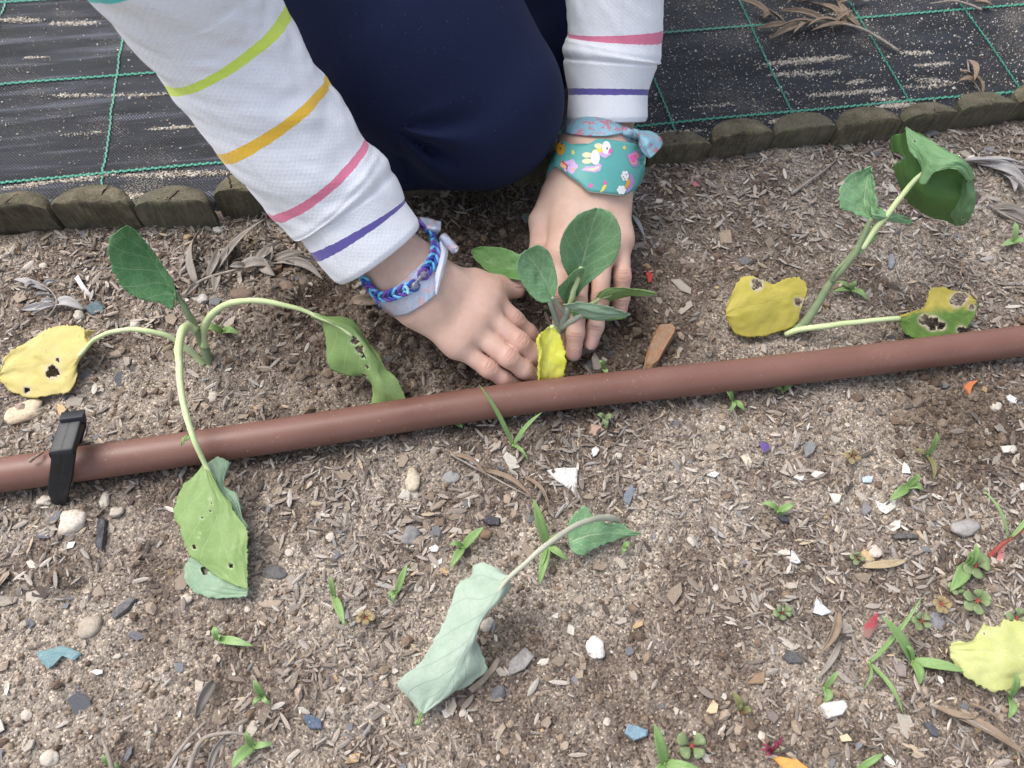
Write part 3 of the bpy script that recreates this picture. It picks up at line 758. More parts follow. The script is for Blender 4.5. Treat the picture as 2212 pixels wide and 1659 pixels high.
lk(nt, mixc(nt, lint, b.inputs['Base Color'].links[0].from_socket, (.20, .20, .24)), b.inputs['Base Color'])
vK = relax(vK, qK, 2, .5)
leg = link('leggings', mesh_from('leggings', vK, qK, mats=[m]), person); leg['label'] = 'dark navy leggings over a bent knee with fabric folds'
chest = np.array([.02, .66, .30]); hipc = np.array([.0, .70, .13]); shL = np.array([-.15, .60, .40]); shR = np.array([.17, .60, .40])
elL = P(150, -330, 27.5); elR = P(1385, -420, 22)
elLr = 235 * mpp(150, -330, 27.5); elRr = 150 * mpp(1385, -420, 22)
vT, qT = sdf_mesh([(hipc, chest, .11, .12), (chest, chest + [0, -.05, .12], .12, .09), (shL, shR, .06, .06), (shL, elL, .06, elLr * .72), (shR, elR, .06, elRr * .8)], .008, .05)
link('sweatshirt', mesh_from('sweatshirt', vT, qT, mats=[WHITE]), person)

# ================================================================== LEAVES
def leaf_mat(name, c1, c2, vein, edge=None, nveins=7.0, vstr=.55, rough=.5, transl=.28, spots=None, bloom=None, hue2=None, mw=.035):
    """cabbage leaf: UV x runs base to tip, UV y across with the midrib at .5"""
    m, nt, b = new_mat(name); uvc = nt.nodes.new('ShaderNodeTexCoord').outputs['UV']; co = objco(nt)
    dst = mth(nt, 'MULTIPLY', mth(nt, 'SUBTRACT', noise(nt, 90, 3, .6, co), .5), .045)
    s = nd(nt, 'ShaderNodeSeparateXYZ', {0: uvc}); u, v = s.outputs[0], s.outputs[1]
    av = mth(nt, 'ABSOLUTE', mth(nt, 'MULTIPLY', mth(nt, 'SUBTRACT', v, .5), 2.0))
    avd = mth(nt, 'ADD', av, dst)
    mid = mth(nt, 'SUBTRACT', 1.0, mth(nt, 'DIVIDE', avd, mth(nt, 'MULTIPLY_ADD', u, -mw * .75, mw)), clamp=True)
    side = mth(nt, 'MULTIPLY_ADD', mth(nt, 'GREATER_THAN', v, .5), .5 / nveins, u)
    ph = mth(nt, 'FRACT', mth(nt, 'MULTIPLY', mth(nt, 'ADD', mth(nt, 'MULTIPLY_ADD', mth(nt, 'POWER', av, .8), -.34, side), mth(nt, 'MULTIPLY', dst, .8)), nveins))
    tri = mth(nt, 'ABSOLUTE', mth(nt, 'SUBTRACT', ph, .5))
    wv = mth(nt, 'MULTIPLY_ADD', av, -.040, .070)
    sv = mth(nt, 'SUBTRACT', 1.0, mth(nt, 'DIVIDE', tri, wv), clamp=True)
    vor = nd(nt, 'ShaderNodeTexVoronoi', {'Scale': 190.0}, feature='DISTANCE_TO_EDGE'); lk(nt, co, vor.inputs['Vector'])
    fine = mth(nt, 'SUBTRACT', 1.0, mth(nt, 'DIVIDE', vor.outputs['Distance'], .06), clamp=True)
    vn = mth(nt, 'MAXIMUM', mid, mth(nt, 'MAXIMUM', mth(nt, 'MULTIPLY', sv, .75), mth(nt, 'MULTIPLY', fine, .30)), clamp=True)
    n1 = noise(nt, 75, 4, .6, co)
    c = mixc(nt, ramp(nt, n1, [(.32, (0, 0, 0)), (.68, (1, 1, 1))]), c1, c2)
    if hue2: c = mixc(nt, ramp(nt, mth(nt, 'ADD', mth(nt, 'MULTIPLY', noise(nt, 45, 3, .6, co), .5), mth(nt, 'MULTIPLY', v, .5)), [(.42, (0, 0, 0)), (.58, (1, 1, 1))]), c, hue2)
    c = mixc(nt, mth(nt, 'MULTIPLY', vn, vstr), c, vein)
    if spots: c = mixc(nt, ramp(nt, noise(nt, 260, 4, .7, co), [(.63, (0, 0, 0)), (.70, (.8, .8, .8))]), c, spots)
    c = mixc(nt, attr(nt, 'rim'), c, edge or vein)
    lk(nt, c, b.inputs['Base Color']); b.inputs['Roughness'].default_value = rough; b.inputs['Specular IOR Level'].default_value = .35
    bump(nt, b, mth(nt, 'ADD', mth(nt, 'MULTIPLY', vn, -.8), mth(nt, 'MULTIPLY', noise(nt, 240, 3, .6, co), .9)), .35, .0007)
    tr = nd(nt, 'ShaderNodeBsdfTranslucent', {0: c}); mx = nd(nt, 'ShaderNodeMixShader', {0: transl})
    out = nt.nodes['Material Output']; lk(nt, b.outputs[0], mx.inputs[1]); lk(nt, tr.outputs[0], mx.inputs[2]); lk(nt, mx.outputs[0], out.inputs[0])
    return m
L_TOP = leaf_mat('cabbage_leaf_green', (.150, .320, .095), (.200, .385, .130), (.48, .57, .32), mw=.045)
L_DARK = leaf_mat('cabbage_leaf_dark', (.105, .270, .105), (.150, .335, .140), (.42, .56, .34), nveins=5.5, vstr=.85)
L_BLUE = leaf_mat('cabbage_leaf_blue_green', (.190, .375, .175), (.255, .450, .235), (.58, .68, .45), rough=.55, vstr=.9, mw=.055)
L_HOOD = leaf_mat('cabbage_leaf_hood_inside', (.100, .230, .060), (.135, .280, .080), (.15, .29, .10), nveins=5, vstr=.3)
L_FLAP = leaf_mat('cabbage_leaf_hood_outside', (.175, .335, .150), (.225, .400, .190), (.30, .46, .25), nveins=4, vstr=.4, mw=.01)
L_UNDER = leaf_mat('cabbage_leaf_underside', (.28, .42, .27), (.36, .49, .34), (.40, .49, .33), rough=.7, vstr=.5)
L_PALE = leaf_mat('cabbage_leaf_pale_underside', (.42, .53, .41), (.50, .59, .49), (.23, .31, .27), rough=.75, vstr=.55, nveins=6)
L_LIGHT = leaf_mat('cabbage_leaf_light_green', (.235, .365, .118), (.305, .435, .160), (.44, .55, .28), vstr=.65, nveins=6)
L_YEL = leaf_mat('cabbage_leaf_yellow', (.62, .53, .17), (.70, .60, .25), (.70, .62, .30), edge=(.62, .53, .40), vstr=.45, spots=(.40, .31, .10), rough=.6)
L_YEL2 = leaf_mat('cabbage_leaf_golden', (.53, .46, .075), (.62, .53, .12), (.66, .58, .18), edge=(.62, .54, .42), vstr=.3, spots=(.46, .36, .10), rough=.6)
L_LEMON = leaf_mat('cabbage_leaf_lemon', (.76, .76, .07), (.82, .80, .16), (.78, .77, .42), vstr=.65, rough=.5, transl=.35, mw=.10)
L_PALEY = leaf_mat('cabbage_leaf_pale_yellow', (.55, .575, .20), (.62, .64, .29), (.74, .74, .45), vstr=.5, rough=.55)
L_MIXED = leaf_mat('cabbage_leaf_half_yellow', (.52, .43, .07), (.60, .50, .12), (.55, .55, .25), edge=(.62, .54, .38), hue2=(.135, .25, .05), vstr=.4)
STEM = simple_mat('cabbage_stem_pale', (.46, .56, .26), (.56, .64, .36), 60, .5, 400, .15, .0005, .4)
STEM_D = simple_mat('cabbage_stem_grey_green', (.16, .22, .11), (.24, .29, .16), 90, .55, 400, .2, .0005, .4)
STEM_G = simple_mat('cabbage_stem_taupe', (.36, .36, .27), (.46, .46, .36), 60, .55, 400, .15, .0005, .4)
STEM_B = simple_mat('seedling_stem_blue_green', (.27, .33, .25), (.35, .36, .30), 90, .5, 400, .15, .0005, .4)

def sheet(rails, nu=54, nv=34, seed=0, wav=.0008, serr=.0009, ruff=0.0):
    """loft across rails given in photo pixels with heights; returns verts, uv"""
    cur = [arc_resample(catmull(np.array([P(*q) for q in r]), 80), nu) for r in rails]
    C = np.stack(cur, 1)                                    # nu, k, 3
    k = C.shape[1]
    Gd = np.stack([catmull(C[i], nv) for i in range(nu)], 0) if k > 2 else np.stack([C[:, 0] + (C[:, 1] - C[:, 0]) * t for t in np.linspace(0, 1, nv)], 1)
    u = np.linspace(0, 1, nu)[:, None].repeat(nv, 1); v = np.linspace(0, 1, nv)[None].repeat(nu, 0)
    gu = np.gradient(Gd, axis=0); gv = np.gradient(Gd, axis=1); N = np.cross(gu, gv); N /= np.linalg.norm(N, axis=2)[..., None] + 1e-9
    Gd = Gd + N * ((fbm(u * 7 + seed, v * 6, seed, 2) - .5) * 2 * wav)[..., None]
    if ruff: Gd = Gd + N * (ruff * np.abs(2 * v - 1) ** 2 * np.sin(u * 21 + seed + 2 * np.sin(u * 9)))[..., None]
    for e, sg in ((0, -1), (nv - 1, 1)):
        dv = gv[:, e] / (np.linalg.norm(gv[:, e], axis=1)[:, None] + 1e-9) * sg
        Gd[:, e] += dv * ((vnoise(np.arange(nu) * .9, np.zeros(nu), seed + e) - .5) * 2 * serr)[:, None]
    return Gd.reshape(-1, 3), np.stack([u, v], -1).reshape(-1, 2)
def leaf(name, parent, sheets, mat, under=None, holes=(), seed=0, nu=54, nv=34, th=.00045, wav=.0008, serr=.0009, ruff=0.0, label=None, smat=None):
    """sheets: list of rail lists, all of one leaf. holes: (sheet, px x, px y, radius px)"""
    VV, FF, UV, rim, fm = [], [], [], [], []
    off = 0
    for si, rails in enumerate(sheets):
        v, uv = sheet(rails, nu, nv, seed + si, wav, serr, ruff)
        f = grid_faces(nu, nv); q = project(v); fc = q[f].mean(1); r_ = np.zeros(len(v)); keep = np.ones(len(f), bool)
        for hs, hx, hy, hr in holes:
            if hs != si: continue
            an = np.arctan2(fc[:, 1] - hy, fc[:, 0] - hx); rr = hr * (1 + .16 * np.sin(3 * an + hx) + .08 * np.sin(7 * an + hy))
            keep &= np.hypot(fc[:, 0] - hx, fc[:, 1] - hy) > rr
            r_ = np.maximum(r_, np.exp(-(np.maximum(np.hypot(q[:, 0] - hx, q[:, 1] - hy) - hr * .95, 0) / (2.0 + hr * .22)) ** 2))
        FF.append(f[keep] + off); VV.append(v); UV.append(uv); rim.append(r_); fm.append(np.full(keep.sum(), (smat or [0] * len(sheets))[si])); off += len(v)
    mats = [mat, under or mat]
    o = link(name, mesh_from(name, np.vstack(VV), np.vstack(FF), np.vstack(UV), attrs={'rim': np.concatenate(rim)}, mats=mats, fmat=np.concatenate(fm)), parent)
    # upper side must face up/out; thickness below it carries the paler underside
    solid(o, th, 0.0, 0)
    if label: o['label'] = label
    return o
def stalk(parent, pts, r0, r1, mat, n=40, name='petiole', flat=1.0):
    p = arc_resample(catmull(pts3(pts), n * 2), n); mm = mpp(*pts[len(pts) // 2])
    k = np.arange(n); wob = 1 + .16 * (vnoise(k * .22, k * 0, int(r0 * 31 + n)) - .5) + .08 * (vnoise(k * .7, k * 0, int(r0 * 17)) - .5)
    T, N, B = frames(p); p = p + N * ((vnoise(k * .16, k * 0, int(r0 * 13 + n)) - .5) * r0 * .5 * mm)[:, None]
    return tube(name, p, np.linspace(r0, r1, n) * mm * wob, mat, parent, 12, flat)
def R(f, *pts): return [f(*q) for q in pts]

# ---- seedling between the hands
s1 = thing('cabbage_seedling', 'small leafy green seedling with one lemon yellow leaf between the two hands', 'seedling', P(1213, 742), 'cabbage seedlings in the bed')
stalk(s1, R(zC, (1128, 1290, -.6), (1122, 1190, .9), (1130, 1090, 2.2), (1165, 980, 3.3), (1185, 900, 4.0)), 9, 7, STEM_B, name='stem')
stalk(s1, R(zC, (1112, 1110, 2.0), (1075, 990, 3.1), (1030, 860, 4.0), (960, 700, 4.1), (780, 575, 4.0)), 7, 4, STEM_B)
stalk(s1, R(zC, (1170, 975, 3.4), (1110, 900, 4.3), (1050, 820, 5.2)), 5, 4, STEM_B)
stalk(s1, R(zC, (1175, 960, 3.5), (1210, 860, 4.3), (1255, 720, 5.6), (1305, 560, 7.0)), 7, 4.5, STEM)
stalk(s1, R(zC, (1135, 1085, 2.3), (1210, 1030, 3.1), (1290, 985, 3.7), (1400, 960, 4.0)), 8, 5, STEM_B)
stalk(s1, R(zC, (1150, 1040, 2.6), (1270, 960, 3.2), (1390, 880, 3.6), (1560, 790, 4.2)), 6, 4, STEM)
leaf('leaf', s1, [[R(zC, (1205, 850, 4.0), (1215, 740, 5), (1190, 640, 6.1), (1128, 500, 7.4), (1120, 350, 8.8), (1180, 200, 9.9), (1290, 95, 10.4), (1430, 38, 10.6)),
                   R(zC, (1225, 845, 3.9), (1262, 710, 5.2), (1300, 570, 6.3), (1335, 440, 7.3), (1362, 330, 8.2), (1390, 230, 9.0), (1415, 130, 9.9), (1445, 42, 10.5)),
                   R(zC, (1250, 845, 4.0), (1320, 740, 5.2), (1450, 630, 6.4), (1590, 500, 7.7), (1645, 340, 9.0), (1630, 190, 10.0), (1570, 90, 10.5), (1470, 40, 10.6))]], L_BLUE, None, (), 3, 60, 40, serr=.0003)
leaf('leaf', s1, [[R(zC, (1050, 850, 5.0), (950, 862, 5.4), (850, 785, 6.0), (765, 650, 6.8), (735, 540, 7.4), (775, 440, 8)),
                   R(zC, (1055, 840, 4.9), (1005, 720, 5.6), (945, 600, 6.4), (890, 520, 7.1), (840, 460, 7.6), (800, 425, 8)),
                   R(zC, (1062, 838, 5.0), (1095, 710, 5.8), (1072, 560, 6.8), (1020, 425, 7.7), (930, 365, 8.2), (825, 405, 8.1))]], L_BLUE, None, (), 5, 54, 34, serr=.0003)
leaf('leaf', s1, [[R(zC, (800, 460, 4.4), (640, 395, 4.3), (480, 378, 3.9), (400, 385, 3.6), (345, 410, 3.3)),
                   R(zC, (800, 575, 3.9), (640, 565, 3.6), (500, 520, 3.4), (420, 475, 3.3), (346, 418, 3.2)),
                   R(zC, (800, 670, 4.2), (620, 645, 3.9), (480, 582, 3.7), (390, 500, 3.5), (347, 430, 3.3))]], L_TOP, None, (), 7, 54, 34, serr=.0003)
leaf('leaf', s1, [[R(zC, (1150, 870, 4.1), (1100, 765, 5), (1150, 690, 6), (1240, 590, 7.2), (1325, 560, 7.6)),
                   R(zC, (1170, 872, 3.8), (1190, 760, 4.7), (1228, 680, 5.8), (1280, 610, 6.9), (1330, 563, 7.5)),
                   R(zC, (1200, 865, 4.0), (1245, 740, 5.0), (1295, 660, 6.1), (1325, 600, 7.1), (1334, 566, 7.6))]], L_BLUE, None, (), 9, 40, 24, serr=.0003)
leaf('leaf', s1, [[R(zC, (1395, 868, 3.6), (1480, 765, 4.4), (1600, 735, 4.8), (1800, 750, 4.8), (1960, 785, 4.1)),
                   R(zC, (1430, 872, 3.5), (1560, 795, 4.3), (1700, 768, 4.4), (1850, 765, 4.3), (1962, 788, 4)),
                   R(zC, (1500, 885, 3.3), (1640, 825, 3.6), (1750, 805, 3.8), (1880, 808, 3.9), (1964, 792, 4))]], L_LIGHT, None, (), 11, 46, 24, serr=.0003)
leaf('leaf', s1, [[R(zC, (1145, 880, 5.0), (1300, 862, 5.1), (1500, 888, 4.9), (1650, 935, 4.5), (1732, 965, 4)),
                   R(zC, (1155, 895, 4.7), (1300, 915, 4.7), (1450, 945, 4.5), (1600, 962, 4.2), (1733, 968, 4)),
                   R(zC, (1165, 905, 4.5), (1280, 962, 4.1), (1420, 1012, 3.8), (1600, 1002, 3.8), (1730, 972, 4))],
                  [R(zC, (1210, 920, 4.2), (1350, 985, 3.7), (1500, 1014, 3.6), (1620, 1002, 3.6), (1700, 985, 3.8)), R(zC, (1230, 1000, 3.4), (1340, 1005, 3.3), (1480, 1018, 3.3), (1620, 1006, 3.4), (1690, 998, 3.6))]],
     L_UNDER, L_TOP, (), 13, 46, 24, smat=[0, 1])
leaf('leaf', s1, [[R(zC, (1132, 1165, 1.5), (1200, 1080, 2.4), (1270, 1030, 2.9), (1330, 1003, 3.2)), R(zC, (1140, 1168, 1.4), (1235, 1095, 2.0), (1290, 1045, 2.5), (1332, 1006, 3.1))]], L_UNDER, None, (), 15, 24, 10)
leaf('leaf', s1, [[R(zC, (1010, 1080, 4.30), (935, 1140, 4.00), (912, 1190, 3.80), (930, 1300, 3.30), (925, 1420, 2.60), (925, 1560, 1.60)),
                   R(zC, (1042, 1074, 4.20), (1030, 1150, 3.80), (1018, 1240, 3.40), (1010, 1350, 2.90), (1015, 1450, 2.40), (1025, 1570, 1.40)),
                   R(zC, (1062, 1078, 4.30), (1095, 1120, 4.10), (1132, 1200, 3.70), (1165, 1330, 3.20), (1162, 1430, 2.60), (1140, 1560, 1.60))],
                  [R(zC, (935, 1140, 4.05), (915, 1190, 3.85), (932, 1300, 3.35), (927, 1420, 2.65), (926, 1560, 1.65)), R(zC, (945, 1145, 4.30), (935, 1200, 4.15), (960, 1290, 3.65), (940, 1400, 3.00), (932, 1550, 1.90))]],
     L_LEMON, None, (), 17, 46, 26, label='lemon yellow leaf')
stalk(s1, R(zC, (1118, 1170, 1.2), (1085, 1110, 3.2), (1045, 1076, 4.2)), 5, 5, STEM)

# ---- tall plant on the right
s2 = thing('cabbage_seedling', 'tall leaning seedling with a big drooping leaf, a golden leaf and a ragged leaf', 'seedling', P(1705, 715), 'cabbage seedlings in the bed')
stalk(s2, R(zR, (630, 1450, -.3), (690, 1425, .3), (770, 1370, 1.0), (860, 1245, 2.2), (950, 1100, 3.6), (1060, 965, 5.0), (1140, 845, 6.2), (1215, 680, 7.6)), 10, 6, STEM_D, 60, 'stem')
stalk(s2, R(zR, (955, 1095, 3.7), (965, 1045, 4.2), (1060, 940, 5.2), (1120, 860, 6.1)), 5, 4, STEM_D, 20)
stalk(s2, R(zR, (1150, 880, 5.9), (1210, 790, 6.6), (1290, 680, 7.6), (1440, 500, 9.1), (1545, 390, 10.2), (1650, 312, 11.0), (1790, 268, 11.7)), 8.5, 3.2, STEM)
leaf('bract', s2, [[R(zR, (1130, 900, 5.8), (1190, 830, 6.3), (1250, 795, 6.6)), R(zR, (1140, 915, 5.7), (1205, 850, 6.2), (1252, 800, 6.6))]], L_TOP, None, (), 19, 14, 8)
RIDGE = R(zL, (420, 134, 10.5), (505, 172, 10.9), (605, 222, 11.2), (700, 285, 11.6), (785, 336, 11.9), (865, 376, 12.0), (940, 410, 12.0), (1030, 482, 11.7), (1090, 562, 11.2), (1112, 652, 10.5))
leaf('leaf', s2, [[RIDGE,
                   R(zL, (405, 190, 9.7), (440, 330, 9.5), (520, 450, 9.6), (610, 540, 9.9), (700, 590, 10.0), (780, 610, 10.1), (860, 620, 10.1), (950, 640, 10.0), (1040, 690, 9.8), (1110, 720, 9.6)),
                   R(zL, (330, 200, 8.8), (340, 330, 8.5), (400, 500, 8.4), (500, 690, 8.5), (610, 800, 8.6), (720, 850, 8.6), (820, 860, 8.7), (950, 880, 8.7), (1050, 890, 8.6), (1118, 800, 8.8)),
                   R(zL, (282, 235, 8.0), (278, 330, 7.6), (325, 610, 7.0), (425, 860, 6.4), (520, 940, 6.2), (700, 1040, 6.0), (810, 1055, 6.0), (930, 1115, 5.9), (1050, 1080, 6.2), (1120, 890, 7.4))],
                  [R(zL, (424, 140, 10.9), (448, 330, 10.7), (522, 432, 10.7), (582, 552, 10.5), (560, 690, 10.2), (640, 690, 10.4), (700, 590, 11.2), (850, 548, 11.6), (955, 565, 11.6), (1068, 690, 10.7)),
                   R(zL, (423, 137, 10.8), (480, 240, 11.0), (565, 320, 11.2), (645, 400, 11.4), (690, 450, 11.5), (760, 470, 11.7), (850, 470, 11.9), (940, 480, 12.0), (1030, 520, 11.7), (1095, 660, 10.8)), RIDGE],
                  [R(zL, (1000, 640, 10.2), (975, 730, 9.4), (920, 880, 8.4), (875, 1000, 7.4), (930, 1117, 6.3)), R(zL, (1040, 670, 10.5), (1040, 780, 9.8), (1010, 900, 8.9), (975, 1020, 7.8), (960, 1112, 6.5)), R(zL, (1090, 660, 10.5), (1118, 790, 9.8), (1122, 900, 9.0), (1085, 1010, 8.0), (1040, 1085, 6.8))]],
     L_HOOD, L_FLAP, [(0, 1937, 341, 12), (0, 1926, 338, 8), (1, 1976, 305, 2.2), (2, *zL(1000, 1040)[:2], 2.5)], 21, 70, 46, label='large drooping leaf folded over like a hood', smat=[0, 1, 1])
leaf('leaf', s2, [[R(zR, (1215, 690, 7.5), (1080, 640, 7.8), (1000, 600, 8.2), (1010, 480, 8.8), (1080, 395, 9.4), (1210, 338, 9.8)),
                   R(zR, (1222, 680, 7.4), (1180, 625, 7.7), (1165, 560, 8.1), (1175, 480, 8.7), (1190, 400, 9.2), (1212, 338, 9.8)),
                   R(zR, (1228, 685, 7.5), (1248, 640, 8.2), (1250, 580, 8.6), (1240, 500, 9), (1228, 430, 9.4), (1214, 338, 9.8))],
                  [R(zR, (1205, 600, 8.1), (1300, 632, 8.0), (1400, 655, 7.6), (1478, 690, 7)), R(zR, (1212, 645, 8.0), (1290, 668, 7.9), (1380, 680, 7.5), (1478, 695, 7)), R(zR, (1225, 690, 7.6), (1290, 692, 7.6), (1380, 706, 7.2), (1470, 720, 6.9))]],
     L_BLUE, None, (), 23, 44, 28, serr=.0016)
h_ = zR(465, 1112); h2_ = zR(735, 1225)
leaf('leaf', s2, [[R(zR, (268, 1250, 1.8), (330, 1110, 2.6), (400, 1050, 2.9), (480, 1075, 2.9), (570, 1105, 2.7), (650, 1080, 2.8), (730, 1062, 2.8), (785, 1110, 2.5), (790, 1170, 2.2)),
                   R(zR, (262, 1300, 1.5), (350, 1270, 1.9), (430, 1250, 2.1), (520, 1235, 2.2), (600, 1215, 2.2), (670, 1205, 2.2), (720, 1200, 2.1), (755, 1200, 2.0), (780, 1195, 2.0)),
                   R(zR, (268, 1345, 1.0), (320, 1425, .6), (400, 1455, .5), (500, 1450, .5), (600, 1425, .6), (680, 1395, .8), (735, 1350, 1.0), (742, 1300, 1.4), (765, 1235, 1.8))]],
     L_YEL2, None, [(0, h_[0], h_[1], 11), (0, h2_[0], h2_[1], 8)], 25, 64, 40, label='golden yellow leaf with a hole')
stalk(s2, R(zR, (650, 1435, .3), (760, 1402, 1), (1000, 1375, 1.7), (1240, 1345, 1.9), (1395, 1335, 1.7)), 7, 5, STEM)
hs = [(1560, 1345, 11), (1610, 1365, 14), (1665, 1380, 9), (1770, 1215, 13), (1800, 1200, 12), (1868, 1260, 6), (1800, 1415, 9)]
leaf('leaf', s2, [[R(zR, (1395, 1315, 1.7), (1480, 1290, 1.7), (1560, 1250, 1.7), (1600, 1145, 1.9), (1660, 1130, 1.9), (1740, 1150, 1.8), (1820, 1162, 1.7), (1893, 1215, 1.3)),
                   R(zR, (1390, 1335, 1.6), (1470, 1318, 1.6), (1550, 1302, 1.5), (1630, 1290, 1.5), (1700, 1278, 1.4), (1770, 1265, 1.4), (1830, 1252, 1.3), (1898, 1235, 1.2)),
                   R(zR, (1395, 1360, 1.5), (1425, 1425, 1.0), (1500, 1468, .8), (1600, 1462, .7), (1720, 1445, .7), (1820, 1420, .7), (1880, 1335, 1.0), (1902, 1250, 1.1))]],
     L_MIXED, None, [(0, *zR(x, y)[:2], r) for x, y, r in hs], 27, 64, 44, label='half yellow, half green leaf with ragged holes')

# ---- plant on the left
s3 = thing('cabbage_seedling', 'wilted seedling with arching stalks, one reaching over the brown pipe', 'seedling', P(450, 775), 'cabbage seedlings in the bed')
stalk(s3, R(zQ, (1098, 850, -.5), (1088, 810, .2), (1058, 735, 1.3), (1020, 650, 2.9), (965, 540, 4.4), (915, 470, 5.3)), 11, 5, STEM_D, 50, 'stem')
leaf('leaf', s3, [[R(zQ, (905, 560, 4.8), (830, 522, 5.4), (730, 500, 6.0), (640, 440, 6.8), (580, 330, 7.8), (565, 240, 8.6), (600, 160, 9.2), (660, 118, 9.6)),
                   R(zQ, (918, 480, 5.1), (880, 425, 5.6), (840, 360, 6.2), (800, 300, 6.8), (765, 250, 7.4), (730, 200, 8.1), (700, 155, 8.8), (668, 118, 9.5)),
                   R(zQ, (925, 520, 4.9), (905, 410, 6.3), (865, 345, 7.0), (825, 285, 7.6), (785, 235, 8.2), (750, 188, 8.8), (715, 145, 9.2), (672, 118, 9.6))]],
     L_DARK, L_BLUE, (), 31, 60, 40, serr=.0012)
stalk(s3, R(zQ, (1070, 750, 1.2), (1060, 680, 2.2), (1105, 585, 3.7), (1200, 525, 4.8), (1300, 508, 5.4), (1420, 518, 5.5), (1540, 548, 5.3), (1640, 585, 5.0), (1740, 625, 4.85), (1840, 695, 4.3)), 9.5, 3.5, STEM, 60)
hs = [(1855, 720, 15), (1880, 765, 14), (1900, 800, 9), (1922, 855, 6), (1905, 905, 10)]
leaf('leaf', s3, [[R(zQ, (1625, 590, 4.9), (1690, 640, 4.2), (1708, 740, 3.3), (1712, 840, 2.5), (1760, 885, 2.1), (1860, 905, 1.8), (1940, 940, 1.5), (1938, 1060, .9)),
                   R(zQ, (1640, 583, 5.05), (1740, 622, 4.95), (1830, 685, 4.4), (1890, 760, 3.8), (1930, 830, 3.2), (1955, 900, 2.6), (1980, 970, 2.0), (2030, 1060, 1.0)),
                   R(zQ, (1645, 578, 4.9), (1760, 593, 4.7), (1850, 622, 4.3), (1905, 700, 3.7), (1975, 785, 3.1), (2015, 860, 2.5), (2085, 935, 1.9), (2125, 1030, 1.2))]],
     L_LIGHT, L_TOP, [(0, *zQ(x, y)[:2], r * .55) for x, y, r in hs], 33, 60, 40, label='bright green ragged leaf drooping behind the pipe', ruff=.0008)
stalk(s3, R(zQ, (1022, 660, 2.8), (985, 640, 3.3), (950, 670, 3.8), (935, 750, 4.2), (936, 860, 4.5), (950, 1000, 4.6), (985, 1150, 4.3), (1020, 1250, 3.8), (1075, 1370, 2.7), (1120, 1450, 2.1)), 10.5, 5, STEM, 70)
leaf('bract', s3, [[R(zQ, (990, 1200, 4.1), (960, 1225, 4.0), (945, 1262, 3.8)), R(zQ, (1000, 1225, 4.0), (975, 1240, 3.9), (948, 1265, 3.8))]], L_LIGHT, None, (), 34, 10, 6)
hs = [(580, 545, 10), (592, 585, 9), (578, 665, 6), (495, 740, 12), (478, 890, 5), (465, 935, 7), (420, 1030, 20), (790, 1220, 24)]
leaf('leaf', s3, [[R(zF, (505, 205, 2.6), (430, 310, 2.4), (290, 450, 2.1), (212, 680, 1.7), (285, 850, 1.5), (330, 1030, 1.2), (375, 1120, 1.1), (480, 1185, 1.0), (640, 1320, .9), (800, 1400, .9)),
                   R(zF, (520, 200, 2.7), (540, 330, 2.6), (575, 470, 2.4), (610, 600, 2.2), (640, 720, 2.0), (670, 850, 1.8), (705, 980, 1.6), (760, 1120, 1.4), (830, 1270, 1.2), (920, 1445, 1.0)),
                   R(zF, (540, 195, 2.6), (640, 380, 2.4), (700, 490, 2.2), (785, 600, 2.1), (830, 700, 2.0), (945, 840, 1.8), (958, 1000, 1.6), (955, 1150, 1.4), (955, 1300, 1.2), (962, 1468, 1.0))],
                  [R(zF, (370, 1140, .6), (480, 1160, .75), (640, 1290, .7), (820, 1390, .7), (965, 1440, .9)), R(zF, (315, 1240, .45), (345, 1370, .5), (430, 1480, .5), (600, 1537, .5), (920, 1530, .6), (966, 1470, .8))][::1],
                  [R(zF, (535, 200, 2.4), (650, 390, 2.0), (700, 490, 1.9), (785, 600, 1.7), (840, 700, 1.6), (945, 835, 1.6)), R(zF, (660, 118, 2.2), (778, 185, 1.9), (735, 300, 1.7), (720, 420, 1.6), (840, 500, 1.5), (882, 600, 1.4), (900, 720, 1.4), (962, 835, 1.5))]],
     L_LIGHT, L_UNDER, [(0, *zF(x, y)[:2], r * .215) for x, y, r in hs] + [(1, *zF(530, 1265)[:2], 9)], 35, 70, 44, smat=[0, 1, 1], label='green leaf with small holes folded over its pale underside')
stalk(s3, R(zQ, (1065, 840, 0), (1000, 780, 1.0), (930, 725, 1.9), (860, 690, 2.5), (760, 668, 2.9), (660, 660, 3.0), (570, 675, 2.8), (500, 712, 2.4), (450, 755, 2.0), (410, 800, 1.7)), 7.5, 4, STEM, 60)
leaf('leaf', s3, [[R(zY, (840, 800, 1.9), (800, 735, 2.0), (780, 690, 1.9), (640, 662, 1.7), (520, 672, 1.5), (400, 720, 1.4), (300, 785, 1.2), (160, 875, 1.0), (50, 970, .8), (5, 1090, .6)),
                   R(zY, (845, 812, 1.8), (770, 905, 1.6), (690, 970, 1.4), (600, 1008, 1.2), (500, 1025, 1.1), (400, 1032, 1.0), (300, 1032, .9), (200, 1040, .8), (100, 1070, .7), (5, 1120, .5)),
                   R(zY, (835, 850, 1.7), (760, 950, 1.3), (718, 1040, 1.0), (715, 1160, .8), (650, 1290, .6), (520, 1310, .5), (380, 1338, .45), (220, 1322, .4), (80, 1262, .4), (8, 1180, .4))]],
     L_YEL, None, [(0, *zY(490, 1100)[:2], 13), (0, *zY(540, 988)[:2], 4.2), (0, *zY(252, 1272)[:2], 6.5)], 37, 64, 48, label='yellow leaf with round holes lying on the soil', wav=.0014)
leaf('leaf', s3, [[R(zY, (790, 780, 2.1), (790, 735, 2.2), (830, 715, 2.2), (888, 722, 2.1)), R(zY, (815, 800, 1.9), (830, 770, 1.8), (850, 745, 1.8), (889, 728, 2.0))]], L_YEL, None, (), 38, 14, 8)

